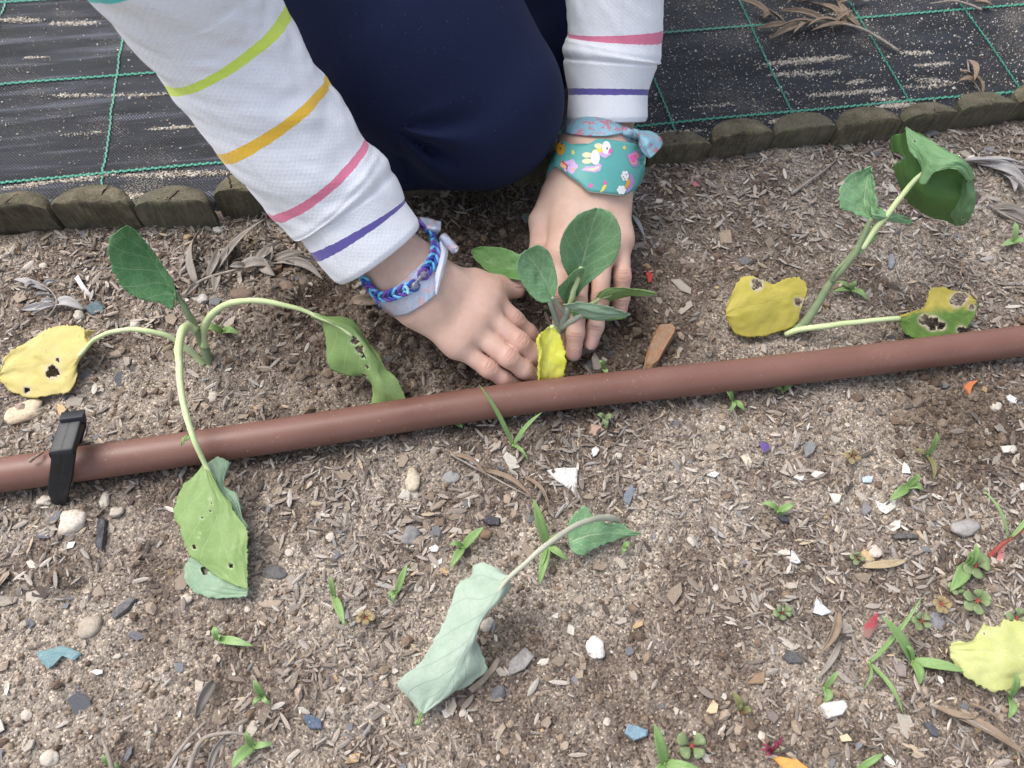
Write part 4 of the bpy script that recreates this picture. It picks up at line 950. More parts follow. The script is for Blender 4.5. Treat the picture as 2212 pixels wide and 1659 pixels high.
# ---- wilted plant in front
s4 = thing('cabbage_seedling', 'collapsed seedling with a pale grey green drooping leaf in front of the pipe', 'seedling', P(1337, 1136), 'cabbage seedlings in the bed')
stalk(s4, R(z6, (1560, 290, -.3), (1545, 255, .7), (1480, 226, 2), (1380, 242, 3.2), (1250, 300, 4.2), (1100, 402, 4.9), (960, 515, 5.1), (840, 625, 4.9), (740, 765, 4.3), (650, 890, 3.7)), 9, 4, STEM_G, 60, 'stem')
leaf('leaf', s4, [[R(z6, (830, 605, 4.8), (700, 530, 4.4), (610, 535, 4.1), (580, 620, 3.8), (500, 650, 3.5), (450, 790, 3.2), (380, 980, 2.7), (250, 1175, 2.1), (110, 1310, 1.5), (195, 1420, 1.0), (265, 1510, .8)),
                   R(z6, (840, 615, 4.95), (790, 690, 4.7), (740, 762, 4.4), (690, 830, 4.1), (640, 905, 3.8), (600, 990, 3.5), (560, 1080, 3.1), (515, 1180, 2.7), (460, 1290, 2.2), (390, 1400, 1.5), (275, 1505, .9)),
                   R(z6, (848, 625, 4.7), (852, 690, 4.1), (800, 745, 3.7), (700, 845, 3.4), (645, 915, 3.1), (615, 1000, 2.6), (655, 1100, 2.1), (692, 1225, 1.5), (590, 1320, 1.2), (430, 1395, 1.0), (290, 1500, .8)),
                   ]], L_PALE, None, (), 41, 70, 46, label='large pale grey green leaf, underside up, hanging to the soil', wav=.0012, ruff=.0006)
leaf('bract', s4, [[R(z6, (255, 1495, .9), (235, 1550, .6), (222, 1580, .5)), R(z6, (285, 1500, .9), (265, 1545, .7), (245, 1588, .4))]], L_LIGHT, None, (), 42, 10, 6)
leaf('leaf', s4, [[R(z6, (1218, 345, 1.2), (1240, 250, 2.0), (1290, 182, 2.3), (1345, 155, 2.3), (1390, 215, 1.9), (1480, 265, 1.6), (1590, 272, 1.3), (1610, 310, 1.0), (1695, 335, .8)),
                   R(z6, (1228, 390, 1.2), (1290, 368, 1.4), (1350, 345, 1.5), (1410, 335, 1.4), (1470, 328, 1.3), (1530, 325, 1.1), (1580, 325, 1.0), (1640, 328, .9), (1698, 337, .7)),
                   R(z6, (1238, 430, 1.0), (1270, 470, .9), (1320, 476, .9), (1380, 440, .9), (1450, 408, .9), (1520, 382, .8), (1580, 360, .8), (1640, 350, .7), (1700, 339, .7))]], L_BLUE, None, (), 43, 48, 32, serr=.0016)
# ---- yellow leaf at the right
fl = leaf('fallen_leaf', None, [[R(zB3, (1765, 520, .7), (1800, 498, .8), (1890, 498, 1.1), (1950, 420, 1.2), (1985, 398, 1.2), (2060, 412, 1.3), (2092, 366, 1.2), (2212, 385, 1.3), (2320, 400, 1.1), (2430, 520, .8)),
                   R(zB3, (1760, 560, .8), (1830, 560, 1.1), (1900, 562, 1.3), (1970, 566, 1.5), (2040, 572, 1.6), (2110, 585, 1.7), (2180, 600, 1.7), (2260, 620, 1.6), (2350, 640, 1.3), (2440, 650, .8)),
                   R(zB3, (1765, 610, .6), (1820, 680, .7), (1890, 740, .8), (1960, 780, .8), (2050, 802, .9), (2130, 790, .9), (2212, 772, 1.0), (2290, 750, .9), (2370, 720, .8), (2435, 680, .7))]], L_PALEY, None, [(0, *zB3(1970, 455)[:2], 2.6)], 45, 70, 46, wav=.0014, serr=.0016)
tag(fl, 'pale lemon yellow cabbage leaf fallen on the soil beside the grassy weeds', 'leaf')

# ================================================================== THINGS WORN ON THE WRISTS
def wrist_sdf(H, pts):
    F_ = H['fore']; wr = H['wrist']; d = None
    for i in range(len(F_) - 1):
        c = rcone(pts, F_[i].p, F_[i + 1].p, F_[i].r, F_[i + 1].r); d = c if d is None else smin(d, c, .006)
    palm = None
    for i in range(4):
        c = rcone(pts, wr[i].p, H['fingers'][i][0].p, wr[i].r, H['fingers'][i][0].r); palm = c if palm is None else smin(palm, c, .009)
    wcp = sum(j.p for j in wr) / 4
    d = smin(d, rcone(pts, F_[-1].p, wcp, F_[-1].r * .97, wr[0].r * 1.25), .014); return smin(d, palm, .014)
def drape(H, px, off):
    """photo pixels -> points lying off metres above the wrist's skin"""
    px = np.asarray(px, float)
    d = np.array([ray(x, y) for x, y in px]); d /= np.linalg.norm(d, axis=1)[:, None]
    t = np.full(len(px), .20); best = np.full(len(px), 9.0); bt = t.copy()
    for _ in range(90):
        s = wrist_sdf(H, (CAMPOS + d * t[:, None])) - off
        m_ = s < best; best = np.where(m_, s, best); bt = np.where(m_, t, bt)
        t = t + np.clip(s * .8, -.004, .02)
    return CAMPOS + d * bt[:, None]
def patch(H, poly, off, rings=8, per=72, jit=0):
    poly = np.asarray(poly, float); closed = np.vstack([poly, poly[:1]]); b_ = arc_resample(closed, per + 1)[:-1]
    c = poly.mean(0); px = [c]
    for k in range(1, rings + 1): px += list(c + (b_ - c) * k / rings)
    v = drape(H, px, off)
    f = [[0, 1 + (i + 1) % per, 1 + i] for i in range(per)]
    for k in range(1, rings):
        a, b2 = 1 + (k - 1) * per, 1 + k * per
        f += [[a + i, a + (i + 1) % per, b2 + (i + 1) % per, b2 + i] for i in range(per)]
    uv = (np.array(px) - c) * .01
    return v, f, uv
def worn(name, parent, H, poly, off, mats, th=0.0, rings=8, per=72):
    v, f, uv = patch(H, poly, off, rings, per)
    me = mesh_from(name, v, f, uv, mats=mats); o = link(name, me, parent)
    if th: m_ = solid(o, th, 0.0); m_ = o.modifiers['thickness']; m_.material_offset_rim = 1 if len(mats) > 1 else 0
    return o
def zpoly(f, pts): return [f(*q)[:2] for q in pts]
def plain(name, c, rough=.5, spec=.4):
    m, nt, b = new_mat(name); co = objco(nt)
    lk(nt, mixc(nt, noise(nt, 400, 3, .6, co), tuple(x * .9 for x in c), tuple(min(1, x * 1.08) for x in c)), b.inputs['Base Color']); b.inputs['Roughness'].default_value = rough; b.inputs['Specular IOR Level'].default_value = spec
    return m
def ribbon_mat(name, base, blot, metal=.35):
    m, nt, b = new_mat(name); co = objco(nt)
    n1 = ramp(nt, noise(nt, 190, 3, .55, co), [(.54, (0, 0, 0)), (.60, (1, 1, 1))]); n2 = noise(nt, 2200, 2, .7, co)
    c = mixc(nt, n1, base, blot)
    c = mixc(nt, ramp(nt, noise(nt, 900, 2, .6, co), [(.68, (0, 0, 0)), (.72, (.7, .7, .7))]), c, (.08, .10, .2))
    lk(nt, c, b.inputs['Base Color']); b.inputs['Metallic'].default_value = metal; b.inputs['Roughness'].default_value = .38
    w = nd(nt, 'ShaderNodeTexWave', {'Scale': 420.0, 'Distortion': 1.5}); lk(nt, co, w.inputs['Vector'])
    gl = ramp(nt, n2, [(.55, (0, 0, 0)), (.66, (1, 1, 1))]); c = mixc(nt, mth(nt, 'MULTIPLY', gl, .6), mixc(nt, mth(nt, 'MULTIPLY', w.outputs[1], .45), c, mixc(nt, 1.0, c, (.62, .66, .78), 'MULTIPLY')), (.92, .95, .98)); lk(nt, c, b.inputs['Base Color'])
    bump(nt, b, mth(nt, 'ADD', w.outputs[1], n2), .5, .0005); return m
HA, HB = hands['a'], hands['b']
def around(H, j0, j1, t, n, off, tilt=0.0):
    """closed loop of points round the forearm between two joints"""
    c = j0.p + (j1.p - j0.p) * t; ax1 = j1.p - j0.p; ax1 /= np.linalg.norm(ax1); r = j0.r + (j1.r - j0.r) * t + off
    s = np.cross(ax1, [0, 0, 1.0]); s /= np.linalg.norm(s); u_ = np.cross(s, ax1); a = np.linspace(0, 2 * np.pi, n, endpoint=False)
    return c + r * (np.cos(a)[:, None] * s + np.sin(a)[:, None] * u_) + ax1 * (tilt * np.cos(a))[:, None], ax1, s, u_
def strap(name, parent, H, j0, j1, t, off, half, mat):
    lp, ax1, s, u_ = around(H, j0, j1, t, 64, 0.0)
    c = lp.mean(0); nrm = (lp - c) / np.linalg.norm(lp - c, axis=1)[:, None]
    # settle the loop on the skin
    for _ in range(6): lp = lp - nrm * (wrist_sdf(H, lp) - off)[:, None] * .8
    rows = [(-half, 0), (half, 0), (half, -.0012), (-half, -.0012)]
    v = np.array([lp[i] + ax1 * a + nrm[i] * q for i in range(64) for a, q in rows])
    f = []
    for i in range(64):
        j = (i + 1) % 64
        f += [[i * 4 + k, j * 4 + k, j * 4 + (k + 1) % 4, i * 4 + (k + 1) % 4] for k in range(4)]
    return link(name, mesh_from(name, v, f, mats=[mat]), parent)
# ---- teal printed wristband watch
TEALB = plain('teal_silicone', (.11, .39, .365), .42); WHITEB = plain('white_silicone', (.72, .76, .74), .45)
watch = thing('wristwatch', 'teal silicone wristband with cartoon stickers of heart, unicorn, sun and clouds', 'wristband', HB['fore'][2].p)
strap('strap', watch, HB, HB['fore'][1], HB['fore'][2], 1.32, .0016, .0075, TEALB)
face = worn('watch_face', watch, HB, zpoly(zW, [(215, 415), (330, 470), (480, 525), (620, 520), (730, 485), (800, 430), (880, 410), (1180, 445), (1450, 490), (1560, 570), (1630, 690), (1600, 900), (1540, 1120), (1430, 1240), (1250, 1330), (900, 1290), (700, 1265), (620, 1200), (540, 1120), (380, 1010), (240, 890), (110, 820), (130, 700), (180, 560)]), .0034, [TEALB, WHITEB], .0024, 10, 110)
PR_ = {k: plain('print_' + k, c, .4) for k, c in dict(amber=(.75, .36, .03), yellow=(.80, .62, .12), white=(.80, .80, .78), cream=(.78, .72, .45), pink=(.75, .13, .42), lilac=(.60, .40, .68), violet=(.42, .24, .52), peach=(.80, .42, .25), red=(.62, .10, .05), ink=(.02, .02, .04)).items()}
def blobpoly(cx, cy, r, lobes=0, amp=.15, sx=1.0, sy=1.0, n=40, ph=0):
    a = np.linspace(0, 2 * np.pi, n, endpoint=False); q = r * (1 + amp * np.cos(lobes * a + ph)) if lobes else np.full(n, r)
    return [(cx + sx * q[i] * math.cos(a[i]), cy + sy * q[i] * math.sin(a[i])) for i in range(n)]
def heartpoly(cx, cy, r, rot):
    o = []
    for t in np.linspace(0, 2 * np.pi, 44, endpoint=False):
        x = 16 * math.sin(t) ** 3; y = -(13 * math.cos(t) - 5 * math.cos(2 * t) - 2 * math.cos(3 * t) - math.cos(4 * t))
        o.append((cx + r / 16 * (x * math.cos(rot) - y * math.sin(rot)), cy + r / 16 * (x * math.sin(rot) + y * math.cos(rot))))
    return o
def deco(name, poly, mat, lv):
    if name.startswith('unicorn') and 'eye' not in name:
        q = np.array(poly); poly = (q.mean(0) + (q - q.mean(0)) * 1.32).tolist()
    worn(name, face, HB, zpoly(zW, poly), .0046 + .00010 * lv, [PR_[mat]], 0, 3, 44)
deco('sun_print', blobpoly(235, 560, 95, 11, .22, .75, 1.1), 'amber', 1); deco('sun_eye', blobpoly(258, 480, 14), 'ink', 2); deco('sun_eye', blobpoly(236, 560, 13), 'ink', 2)
deco('cloud_print', blobpoly(400, 850, 110, 5, .12), 'lilac', 1); deco('rainbow_print', [(255, 755), (345, 820), (330, 905), (230, 845)], 'peach', 2); deco('rainbow_print', [(258, 750), (345, 822), (338, 850), (250, 780)], 'red', 3); deco('cloud_mouth', [(338, 820), (352, 835), (348, 890), (325, 922), (336, 870)], 'ink', 4)
deco('cloud_eye', blobpoly(378, 830, 8), 'ink', 3); deco('cloud_eye', blobpoly(352, 935, 8), 'ink', 3); deco('cloud_cheek', blobpoly(440, 900, 26), 'peach', 2)
deco('unicorn_back', [(740, 660), (790, 590), (880, 565), (930, 600), (860, 640), (800, 700)], 'yellow', 1); deco('unicorn_body', blobpoly(805, 705, 90, 0, 0, .62, 1.0), 'white', 2)
deco('unicorn_leg', blobpoly(670, 665, 55, 0, 0, 1.15, .62), 'cream', 1); deco('unicorn_leg', blobpoly(670, 765, 58, 0, 0, 1.1, .55), 'cream', 1); deco('unicorn_leg', blobpoly(855, 515, 55, 0, 0, .95, .6), 'cream', 1)
deco('unicorn_head', blobpoly(985, 545, 72, 0, 0, .75, 1.15), 'white', 3); deco('unicorn_eye', blobpoly(998, 556, 14, 0, 0, .8, 1.4), 'ink', 4); deco('unicorn_horn', [(1040, 560), (1080, 590), (1050, 630), (1020, 620)], 'pink', 3); deco('unicorn_mane', blobpoly(960, 650, 58, 4, .15, 1.2, .75), 'lilac', 2)
deco('unicorn_tail', [(620, 905), (680, 860), (790, 850), (840, 810), (878, 850), (860, 905), (790, 935), (690, 915)], 'lilac', 1); deco('unicorn_tail', [(680, 890), (780, 880), (845, 850), (850, 880), (780, 915)], 'cream', 2)
deco('heart_print', heartpoly(1440, 715, 140, 1.95), 'violet', 1); deco('heart_print', heartpoly(1432, 715, 100, 1.95), 'peach', 2); deco('heart_print', heartpoly(1424, 712, 76, 1.95), 'pink', 3)
deco('rainbow_print', [(1350, 960), (1410, 990), (1440, 1080), (1420, 1180), (1360, 1260), (1290, 1290), (1340, 1200), (1375, 1090)], 'violet', 1); deco('rainbow_print', [(1330, 1060), (1375, 1060), (1370, 1130), (1320, 1210), (1280, 1190), (1310, 1120)], 'amber', 2)
deco('cloud_print', blobpoly(1290, 1005, 72, 6, .10, .85, 1.15), 'white', 2); deco('cloud_print', blobpoly(1232, 1235, 72, 6, .10, 1, 1), 'white', 3)
for q in ((1268, 1010), (1318, 975), (1295, 1045)): deco('cloud_eye', [(q[0] - 16, q[1] - 10), (q[0] - 6, q[1] + 8), (q[0] + 14, q[1] + 14), (q[0] - 2, q[1] + 20), (q[0] - 20, q[1] + 6)], 'ink', 4)
deco('flower_print', blobpoly(730, 1165, 36, 5, .2), 'pink', 1); deco('shooting_star_print', [(880, 1275), (935, 1160), (985, 1140), (990, 1170), (940, 1250)], 'yellow', 1); deco('shooting_star_print', blobpoly(965, 1115, 30, 5, .25), 'pink', 2); deco('star_print', blobpoly(440, 620, 32, 5, .35, .7, 1.1), 'yellow', 1); deco('star_print', blobpoly(1278, 545, 28, 5, .35), 'yellow', 1)

# ---- glittery blue ribbon with a knot, above the wristband
RB = ribbon_mat('blue_glitter_ribbon', (.26, .52, .62), (.62, .20, .27), .25)
rib = thing('ribbon_bracelet', 'glittery light blue elastic ribbon with pink flecks knotted above the teal wristband', 'bracelet', HB['fore'][1].p)
worn('band', rib, HB, zpoly(zW, [(330, 60), (600, 110), (900, 150), (1150, 190), (1385, 222), (1395, 265), (1250, 310), (1100, 340), (960, 360), (700, 355), (450, 330), (305, 300), (305, 190)]), .0016, [RB], .0010)
strap('band', rib, HB, HB['fore'][1], HB['fore'][2], .78, .0006, .0045, RB)
kn_c = drape(HB, [zW(1440, 330)[:2]], .003)[0]
def lump(name, parent, c, r, mat, seed, sq=(1, 1, 1), n=3):
    import bmesh
    bm = bmesh.new(); bmesh.ops.create_icosphere(bm, subdivisions=n, radius=1.0)
    v = np.array([q.co[:] for q in bm.verts]); f = [[q.index for q in g.verts] for g in bm.faces]; bm.free()
    d = 1 + .35 * (fbm(v[:, 0] * 1.6 + seed, v[:, 1] * 1.6 + v[:, 2] * 1.3, seed, 3) - .5) * 2
    return link(name, mesh_from(name, c + v * d[:, None] * np.asarray(sq) * r, f, mats=[mat]), parent)
lump('knot', rib, kn_c, .0042, RB, 3, (1.2, 1, .9)); lump('knot', rib, drape(HB, [zW(1310, 300)[:2]], .002)[0], .0036, RB, 5, (1.4, .9, .8))
kz = kn_c[2] * 100
def cloth(name, parent, rails, mat, th, seed=0, nu=24, nv=14, wav=.0006):
    v, uv = sheet(rails, nu, nv, seed, wav, .0001); o = link(name, mesh_from(name, v, grid_faces(nu, nv), uv, mats=[mat]), parent); solid(o, th, 0); return o
cloth('tail', rib, [R(zW, (1455, 310, kz + .2), (1520, 400, kz + .3), (1530, 520, kz + .2), (1590, 630, kz), (1690, 725, kz - .2)), R(zW, (1480, 290, kz + .4), (1590, 370, kz + .7), (1650, 480, kz + .6), (1690, 570, kz + .3), (1735, 690, kz)), R(zW, (1520, 260, kz + .1), (1680, 280, kz + .2), (1830, 350, kz + .2), (1905, 460, kz), (1840, 580, kz - .1))], RB, .0008, 4)
# ---- silvery ribbon on the other wrist
RS = ribbon_mat('silver_glitter_ribbon', (.56, .61, .74), (.72, .50, .52), .45); RSW = plain('ribbon_white_back', (.66, .68, .76), .6)
rs = thing('ribbon_bracelet', 'silvery white elastic ribbon under the braided blue rubber bracelet', 'bracelet', HA['fore'][2].p)
worn('band', rs, HA, zpoly(zV, [(320, 1220), (520, 1190), (700, 1110), (870, 960), (1000, 840), (1150, 700), (1190, 830), (1185, 1000), (1170, 1150), (1000, 1290), (740, 1440), (560, 1470), (480, 1420), (390, 1320)]), .0015, [RS], .0008)
strap('band', rs, HA, HA['fore'][1], HA['fore'][2], 1.02, .0008, .006, RS)
bp = [zV(1225, 340), zV(1215, 560), zV(1165, 820), zV(1165, 1120)]; bq = [zV(1270, 385), zV(1340, 520), zV(1290, 760), zV(1172, 1150)]
bz = lambda q, o: (q[0], q[1], drape(HA, [q[:2]], o)[0][2] * 100)
cloth('fold', rs, [[bz(q, .002) for q in bp], [bz(((p_[0] + q[0]) / 2, (p_[1] + q[1]) / 2), .0055) for p_, q in zip(bp, bq)], [bz(q, .004) for q in bq]], RSW, .0006, 6)
e0, e1 = zV(1265, 300), zV(1450, 500); ez = drape(HA, [e0[:2]], .003)[0][2] * 100
rp = pts3([(e0[0], e0[1], ez), (e1[0], e1[1], ez - .1)]); tube('rolled_end', arc_resample(rp, 8), .0030, RS, rs, 16); tube('rolled_end', arc_resample(rp + (rp[1] - rp[0]) * .06, 8), .0016, RSW, rs, 10)
cloth('flap', rs, [[(*zV(930, 20)[:2], ez + .4), (*zV(1100, 50)[:2], ez + .5), (*zV(1240, 90)[:2], ez + .3)], [(*zV(950, 150)[:2], ez + .5), (*zV(1110, 190)[:2], ez + .8), (*zV(1235, 180)[:2], ez + .5)], [(*zV(1000, 220)[:2], ez), (*zV(1110, 260)[:2], ez), (*zV(1190, 275)[:2], ez)]], RS, .0006, 8)
# ---- braided rubber loom bracelet
lb = thing('loom_bracelet', 'braided rubber band bracelet in blues and purple with clear clip', 'bracelet', HA['fore'][2].p)
RUB = {k: plain('rubber_' + k, c, .3, .5) for k, c in dict(navy=(.035, .075, .40), sky=(.16, .48, .80), violet=(.16, .06, .36), aqua=(.10, .42, .66), pale=(.40, .68, .74)).items()}
seq = ['navy', 'sky', 'violet', 'navy', 'aqua', 'navy', 'sky', 'violet', 'sky', 'navy', 'violet', 'aqua']
def braid(pxs, start, sp=.0030):
    p = drape(HA, arc_resample(catmull(np.array(zpoly(zV, pxs)), 120), 60), .0026)
    L = np.linalg.norm(np.diff(p, axis=0), axis=1).sum(); p = arc_resample(p, max(4, int(L / sp)))
    chain(p, start)
def chain(p, start):
    wcn = HA['fore'][2].p; T = np.gradient(p, axis=0); T /= np.linalg.norm(T, axis=1)[:, None]
    axd = HA['fore'][2].p - HA['fore'][1].p; axd /= np.linalg.norm(axd)
    for i in range(len(p)):
        rel = p[i] - wcn; nr = rel - axd * (rel @ axd); nr -= T[i] * (nr @ T[i]); nr /= np.linalg.norm(nr); bb = np.cross(T[i], nr)
        w = .0030; vs_, fs_ = [], []
        for sg in (-1, 1):
            for lift in (0,):
                q = np.array([p[i] - T[i] * .0030 + bb * sg * w * .25 - nr * .0014, p[i] - T[i] * .0006 + bb * sg * w + nr * .0001, p[i] + T[i] * .0014 + bb * sg * w * .85 + nr * .0009, p[i] + T[i] * .0036 + bb * sg * w * .12 + nr * .0004])
                v, f, _ = tube_arrays(arc_resample(catmull(q, 24), 8), .00098, 7); f = [[x + len(vs_) for x in g] for g in tri_clean(f)]; vs_ += list(v); fs_ += f
        link('rubber_loop', mesh_from('rubber_loop', vs_, fs_, mats=[RUB[seq[(i + start) % len(seq)]]]), lb)
braid([(985, 850), (1060, 750), (1110, 655), (1140, 560), (1150, 450), (1130, 330), (1060, 230), (960, 130)], 2)
braid([(850, 1010), (740, 1060), (620, 1110), (480, 1160), (360, 1165), (260, 1100), (180, 1000), (130, 920)], 5)
pa, pb = drape(HA, zpoly(zV, [(985, 850), (850, 1010)]), .0030)
CLEAR = plain('clear_clip', (.55, .55, .66), .15, .6); CLEAR.node_tree.nodes['Principled BSDF'].inputs['Transmission Weight'].default_value = .7
tube('clip', arc_resample(np.array([pa, (pa + pb) / 2 + [0, 0, .0006], pb]), 10), .0014, CLEAR, lb, 10)
lump('clip_end', lb, pa, .0024, CLEAR, 7); lump('clip_end', lb, pb, .0026, CLEAR, 9)
tube('rubber_end', arc_resample(drape(HA, zpoly(zV, [(720, 1020), (755, 1060), (765, 1130)]), .0056), 8), .0010, RUB['pale'], lb, 7)
lp, _, _, _ = around(HA, HA['fore'][1], HA['fore'][2], .99, 60, .0026)
under = lp[lp[:, 2] < HA['fore'][2].p[2] - .002]
if len(under) > 6: chain(arc_resample(under[np.argsort(under @ (under[-1] - under[0]))], 22), 1)

# ================================================================== LOOSE GROUND COVER
def place_soil(n, seed):
    r = np.random.default_rng(seed)
    x = r.uniform(-.60, .66, n); y = r.uniform(-.11, .60, n)
    ok = beyond(x, y) < -.001
    return x[ok], y[ok], r
def rotmats(r, n, tilt):
    a = r.uniform(0, 2 * np.pi, n); t1 = r.normal(0, tilt, n); t2 = r.normal(0, tilt * 1.6, n)
    ca, sa, c1, s1_, c2, s2_ = np.cos(a), np.sin(a), np.cos(t1), np.sin(t1), np.cos(t2), np.sin(t2)
    Rz = np.zeros((n, 3, 3)); Rz[:, 0, 0] = ca; Rz[:, 0, 1] = -sa; Rz[:, 1, 0] = sa; Rz[:, 1, 1] = ca; Rz[:, 2, 2] = 1
    Ry = np.zeros((n, 3, 3)); Ry[:, 0, 0] = c1; Ry[:, 0, 2] = s1_; Ry[:, 2, 0] = -s1_; Ry[:, 2, 2] = c1; Ry[:, 1, 1] = 1
    Rx = np.zeros((n, 3, 3)); Rx[:, 1, 1] = c2; Rx[:, 1, 2] = -s2_; Rx[:, 2, 1] = s2_; Rx[:, 2, 2] = c2; Rx[:, 0, 0] = 1
    return Rz @ Ry @ Rx
def scatter(name, x, y, z, proto_v, proto_f, sc, rot, cols, mat, jitter=0.0, r=None):
    n = len(x); k = len(proto_v)
    pv = np.broadcast_to(proto_v, (n, k, 3)) * sc[:, None]
    if jitter: pv = pv * (1 + r.uniform(-jitter, jitter, (n, k, 1)))
    v = np.einsum('nij,nkj->nki', rot, pv) + np.stack([x, y, z], 1)[:, None]
    f = (proto_f[None] + (np.arange(n) * k)[:, None, None]).reshape(-1, proto_f.shape[1])
    me = mesh_from(name, v.reshape(-1, 3), f, col=np.repeat(cols, k, 0), mats=[mat], smooth_shade=False)
    o = link(name, me); o['kind'] = 'stuff'; return o
HUSKM = tone_mat('dry_husk', .85, 1400, .5); GRITM = tone_mat('grit', .8, 2500, .3); CRUMB = tone_mat('soil_crumb', .95, 1500, .6, .1)
def bare(x, y):
    w = 0
    for px, py, s_ in ((330, 1430, .035), (420, 1300, .02), (1250, 1440, .045), (1380, 1270, .035), (1560, 680, .035), (1960, 880, .03), (1500, 620, .03), (700, 820, .02), (150, 1500, .03), (1640, 1560, .03), (330, 800, .025), (1950, 650, .03)):
        p = P(px, py); w = w + np.exp(-((x - p[0]) ** 2 + (y - p[1]) ** 2) / (2 * s_ * s_))
    return np.clip(w, 0, 1)
# husk slivers: boat-shaped, pointed at both ends
us_ = np.array([-1, -.62, 0, .62, 1.0]); ws_ = np.array([.10, .78, 1.0, .72, .06])
hv = np.array([(u * .5, w * s * .5, .16 * w * (1 - s * s) + .05 * u * u) for u, w in zip(us_, ws_) for s in (-1, 0, 1)]); hf = grid_faces(5, 3)
x, y, r = place_soil(88000, 101)
dens = .64 - .75 * bare(x, y) + 1.5 * (fbm(x * 13, y * 13, 83, 3) - .45) - .36 * sandiness(x, y) + .55 * np.exp(-((beyond(x, y) + .02) / .045) ** 2) - .55 * wetness(x, y)
keep = r.uniform(0, 1, len(x)) < np.clip(dens, .05, .95); x, y = x[keep], y[keep]; n = len(x)
L = r.gamma(4.5, .00112, n).clip(.0016, .0120); Wd = L * r.uniform(.17, .33, n)
pal = np.array([(.310, .262, .220), (.245, .203, .170), (.375, .330, .285), (.165, .132, .108), (.455, .412, .360), (.42, .335, .235), (.10, .083, .072), (.30, .282, .262)])
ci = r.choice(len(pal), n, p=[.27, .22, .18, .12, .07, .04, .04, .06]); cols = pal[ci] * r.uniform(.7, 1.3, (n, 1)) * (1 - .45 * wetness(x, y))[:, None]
sc_ = np.stack([L, Wd, Wd * r.uniform(.6, 1.6, n)], 1)
scatter('husk_mulch', x, y, soil_h(x, y) + .0003 + r.uniform(0, .0020, n), hv, hf, sc_, rotmats(r, n, .16), cols, HUSKM)
# grit: sand grains on the surface
ov = np.array([(1, 0, 0), (-1, 0, 0), (0, 1, 0), (0, -1, 0), (0, 0, 1), (0, 0, -1.0)]); of = np.array([(0, 2, 4), (2, 1, 4), (1, 3, 4), (3, 0, 4), (2, 0, 5), (1, 2, 5), (3, 1, 5), (0, 3, 5)])
x, y, r = place_soil(95000, 103); keep = r.uniform(0, 1, len(x)) < .35 + .6 * sandiness(x, y); x, y = x[keep], y[keep]; n = len(x)
sz = r.gamma(5, .000085, n).clip(.0002, .0012)
pal = np.array([(.42, .36, .28), (.55, .50, .43), (.32, .26, .19), (.20, .16, .13), (.72, .70, .65), (.40, .31, .19)]); cols = pal[r.choice(6, n, p=[.3, .18, .22, .17, .05, .08])] * (1 - .5 * wetness(x, y))[:, None]
scatter('sand_grit', x, y, soil_h(x, y) + sz * .3, ov, of, sz[:, None] * r.uniform(.7, 1.3, (n, 3)), rotmats(r, n, 1), cols, GRITM, .2, r)
# crumbs of earth
import bmesh
bm = bmesh.new(); bmesh.ops.create_icosphere(bm, subdivisions=1, radius=1.0); iv = np.array([q.co[:] for q in bm.verts]); if_ = np.array([[q.index for q in g.verts] for g in bm.faces]); bm.free()
x, y, r = place_soil(34000, 105); wv_ = wetness(x, y); cl_ = fbm(x * 30, y * 30, 91, 2)
keep = r.uniform(0, 1, len(x)) < .26 + .65 * wv_ + .28 * (cl_ > .52) + .25 * bare(x, y); x, y, wv_ = x[keep], y[keep], wv_[keep]; n = len(x)
sz = r.gamma(3.2, .00036, n).clip(.0005, .0040) * (1 + .4 * wv_)
pal = np.array([(.20, .145, .105), (.27, .205, .15), (.14, .10, .075), (.33, .26, .20)]); cols = pal[r.choice(4, n)] * r.uniform(.8, 1.2, (n, 1)) * (1 - .45 * wv_)[:, None]
scatter('soil_crumbs', x, y, soil_h(x, y) + sz * .2, iv, if_, sz[:, None] * r.uniform(.6, 1.25, (n, 3)), rotmats(r, n, 1), cols, CRUMB, .28, r)
# bark flakes and small flat chips
cv = np.array([(-1, -.7, 0), (.2, -1, 0), (1, -.2, 0), (.7, .8, 0), (-.6, .9, 0), (-1, -.7, .3), (.2, -1, .3), (1, -.2, .3), (.7, .8, .3), (-.6, .9, .3)]); cf = [[5, 6, 7, 8, 9]] + [[i, (i + 1) % 5, 5 + (i + 1) % 5, 5 + i] for i in range(5)]
cft = np.array([(5, 6, 7), (5, 7, 8), (5, 8, 9)] + [t for i in range(5) for t in ((i, (i + 1) % 5, 5 + (i + 1) % 5), (i, 5 + (i + 1) % 5, 5 + i))])
x, y, r = place_soil(5200, 107); n = len(x)
sz = r.gamma(4, .00048, n).clip(.0008, .0048)
pal = np.array([(.30, .24, .185), (.40, .35, .29), (.12, .095, .08), (.17, .17, .18), (.55, .51, .44), (.70, .67, .60), (.45, .32, .18)]); cols = pal[r.choice(7, n, p=[.33, .22, .19, .14, .07, .02, .03])] * r.uniform(.8, 1.2, (n, 1)) * (1 - .4 * wetness(x, y))[:, None]
scatter('bark_chips', x, y, soil_h(x, y) + .0004, cv, cft, sz[:, None] * np.stack([r.uniform(.8, 1.6, n), r.uniform(.5, 1.0, n), r.uniform(.6, 1.2, n)], 1), rotmats(r, n, .2), cols, HUSKM, .3, r)
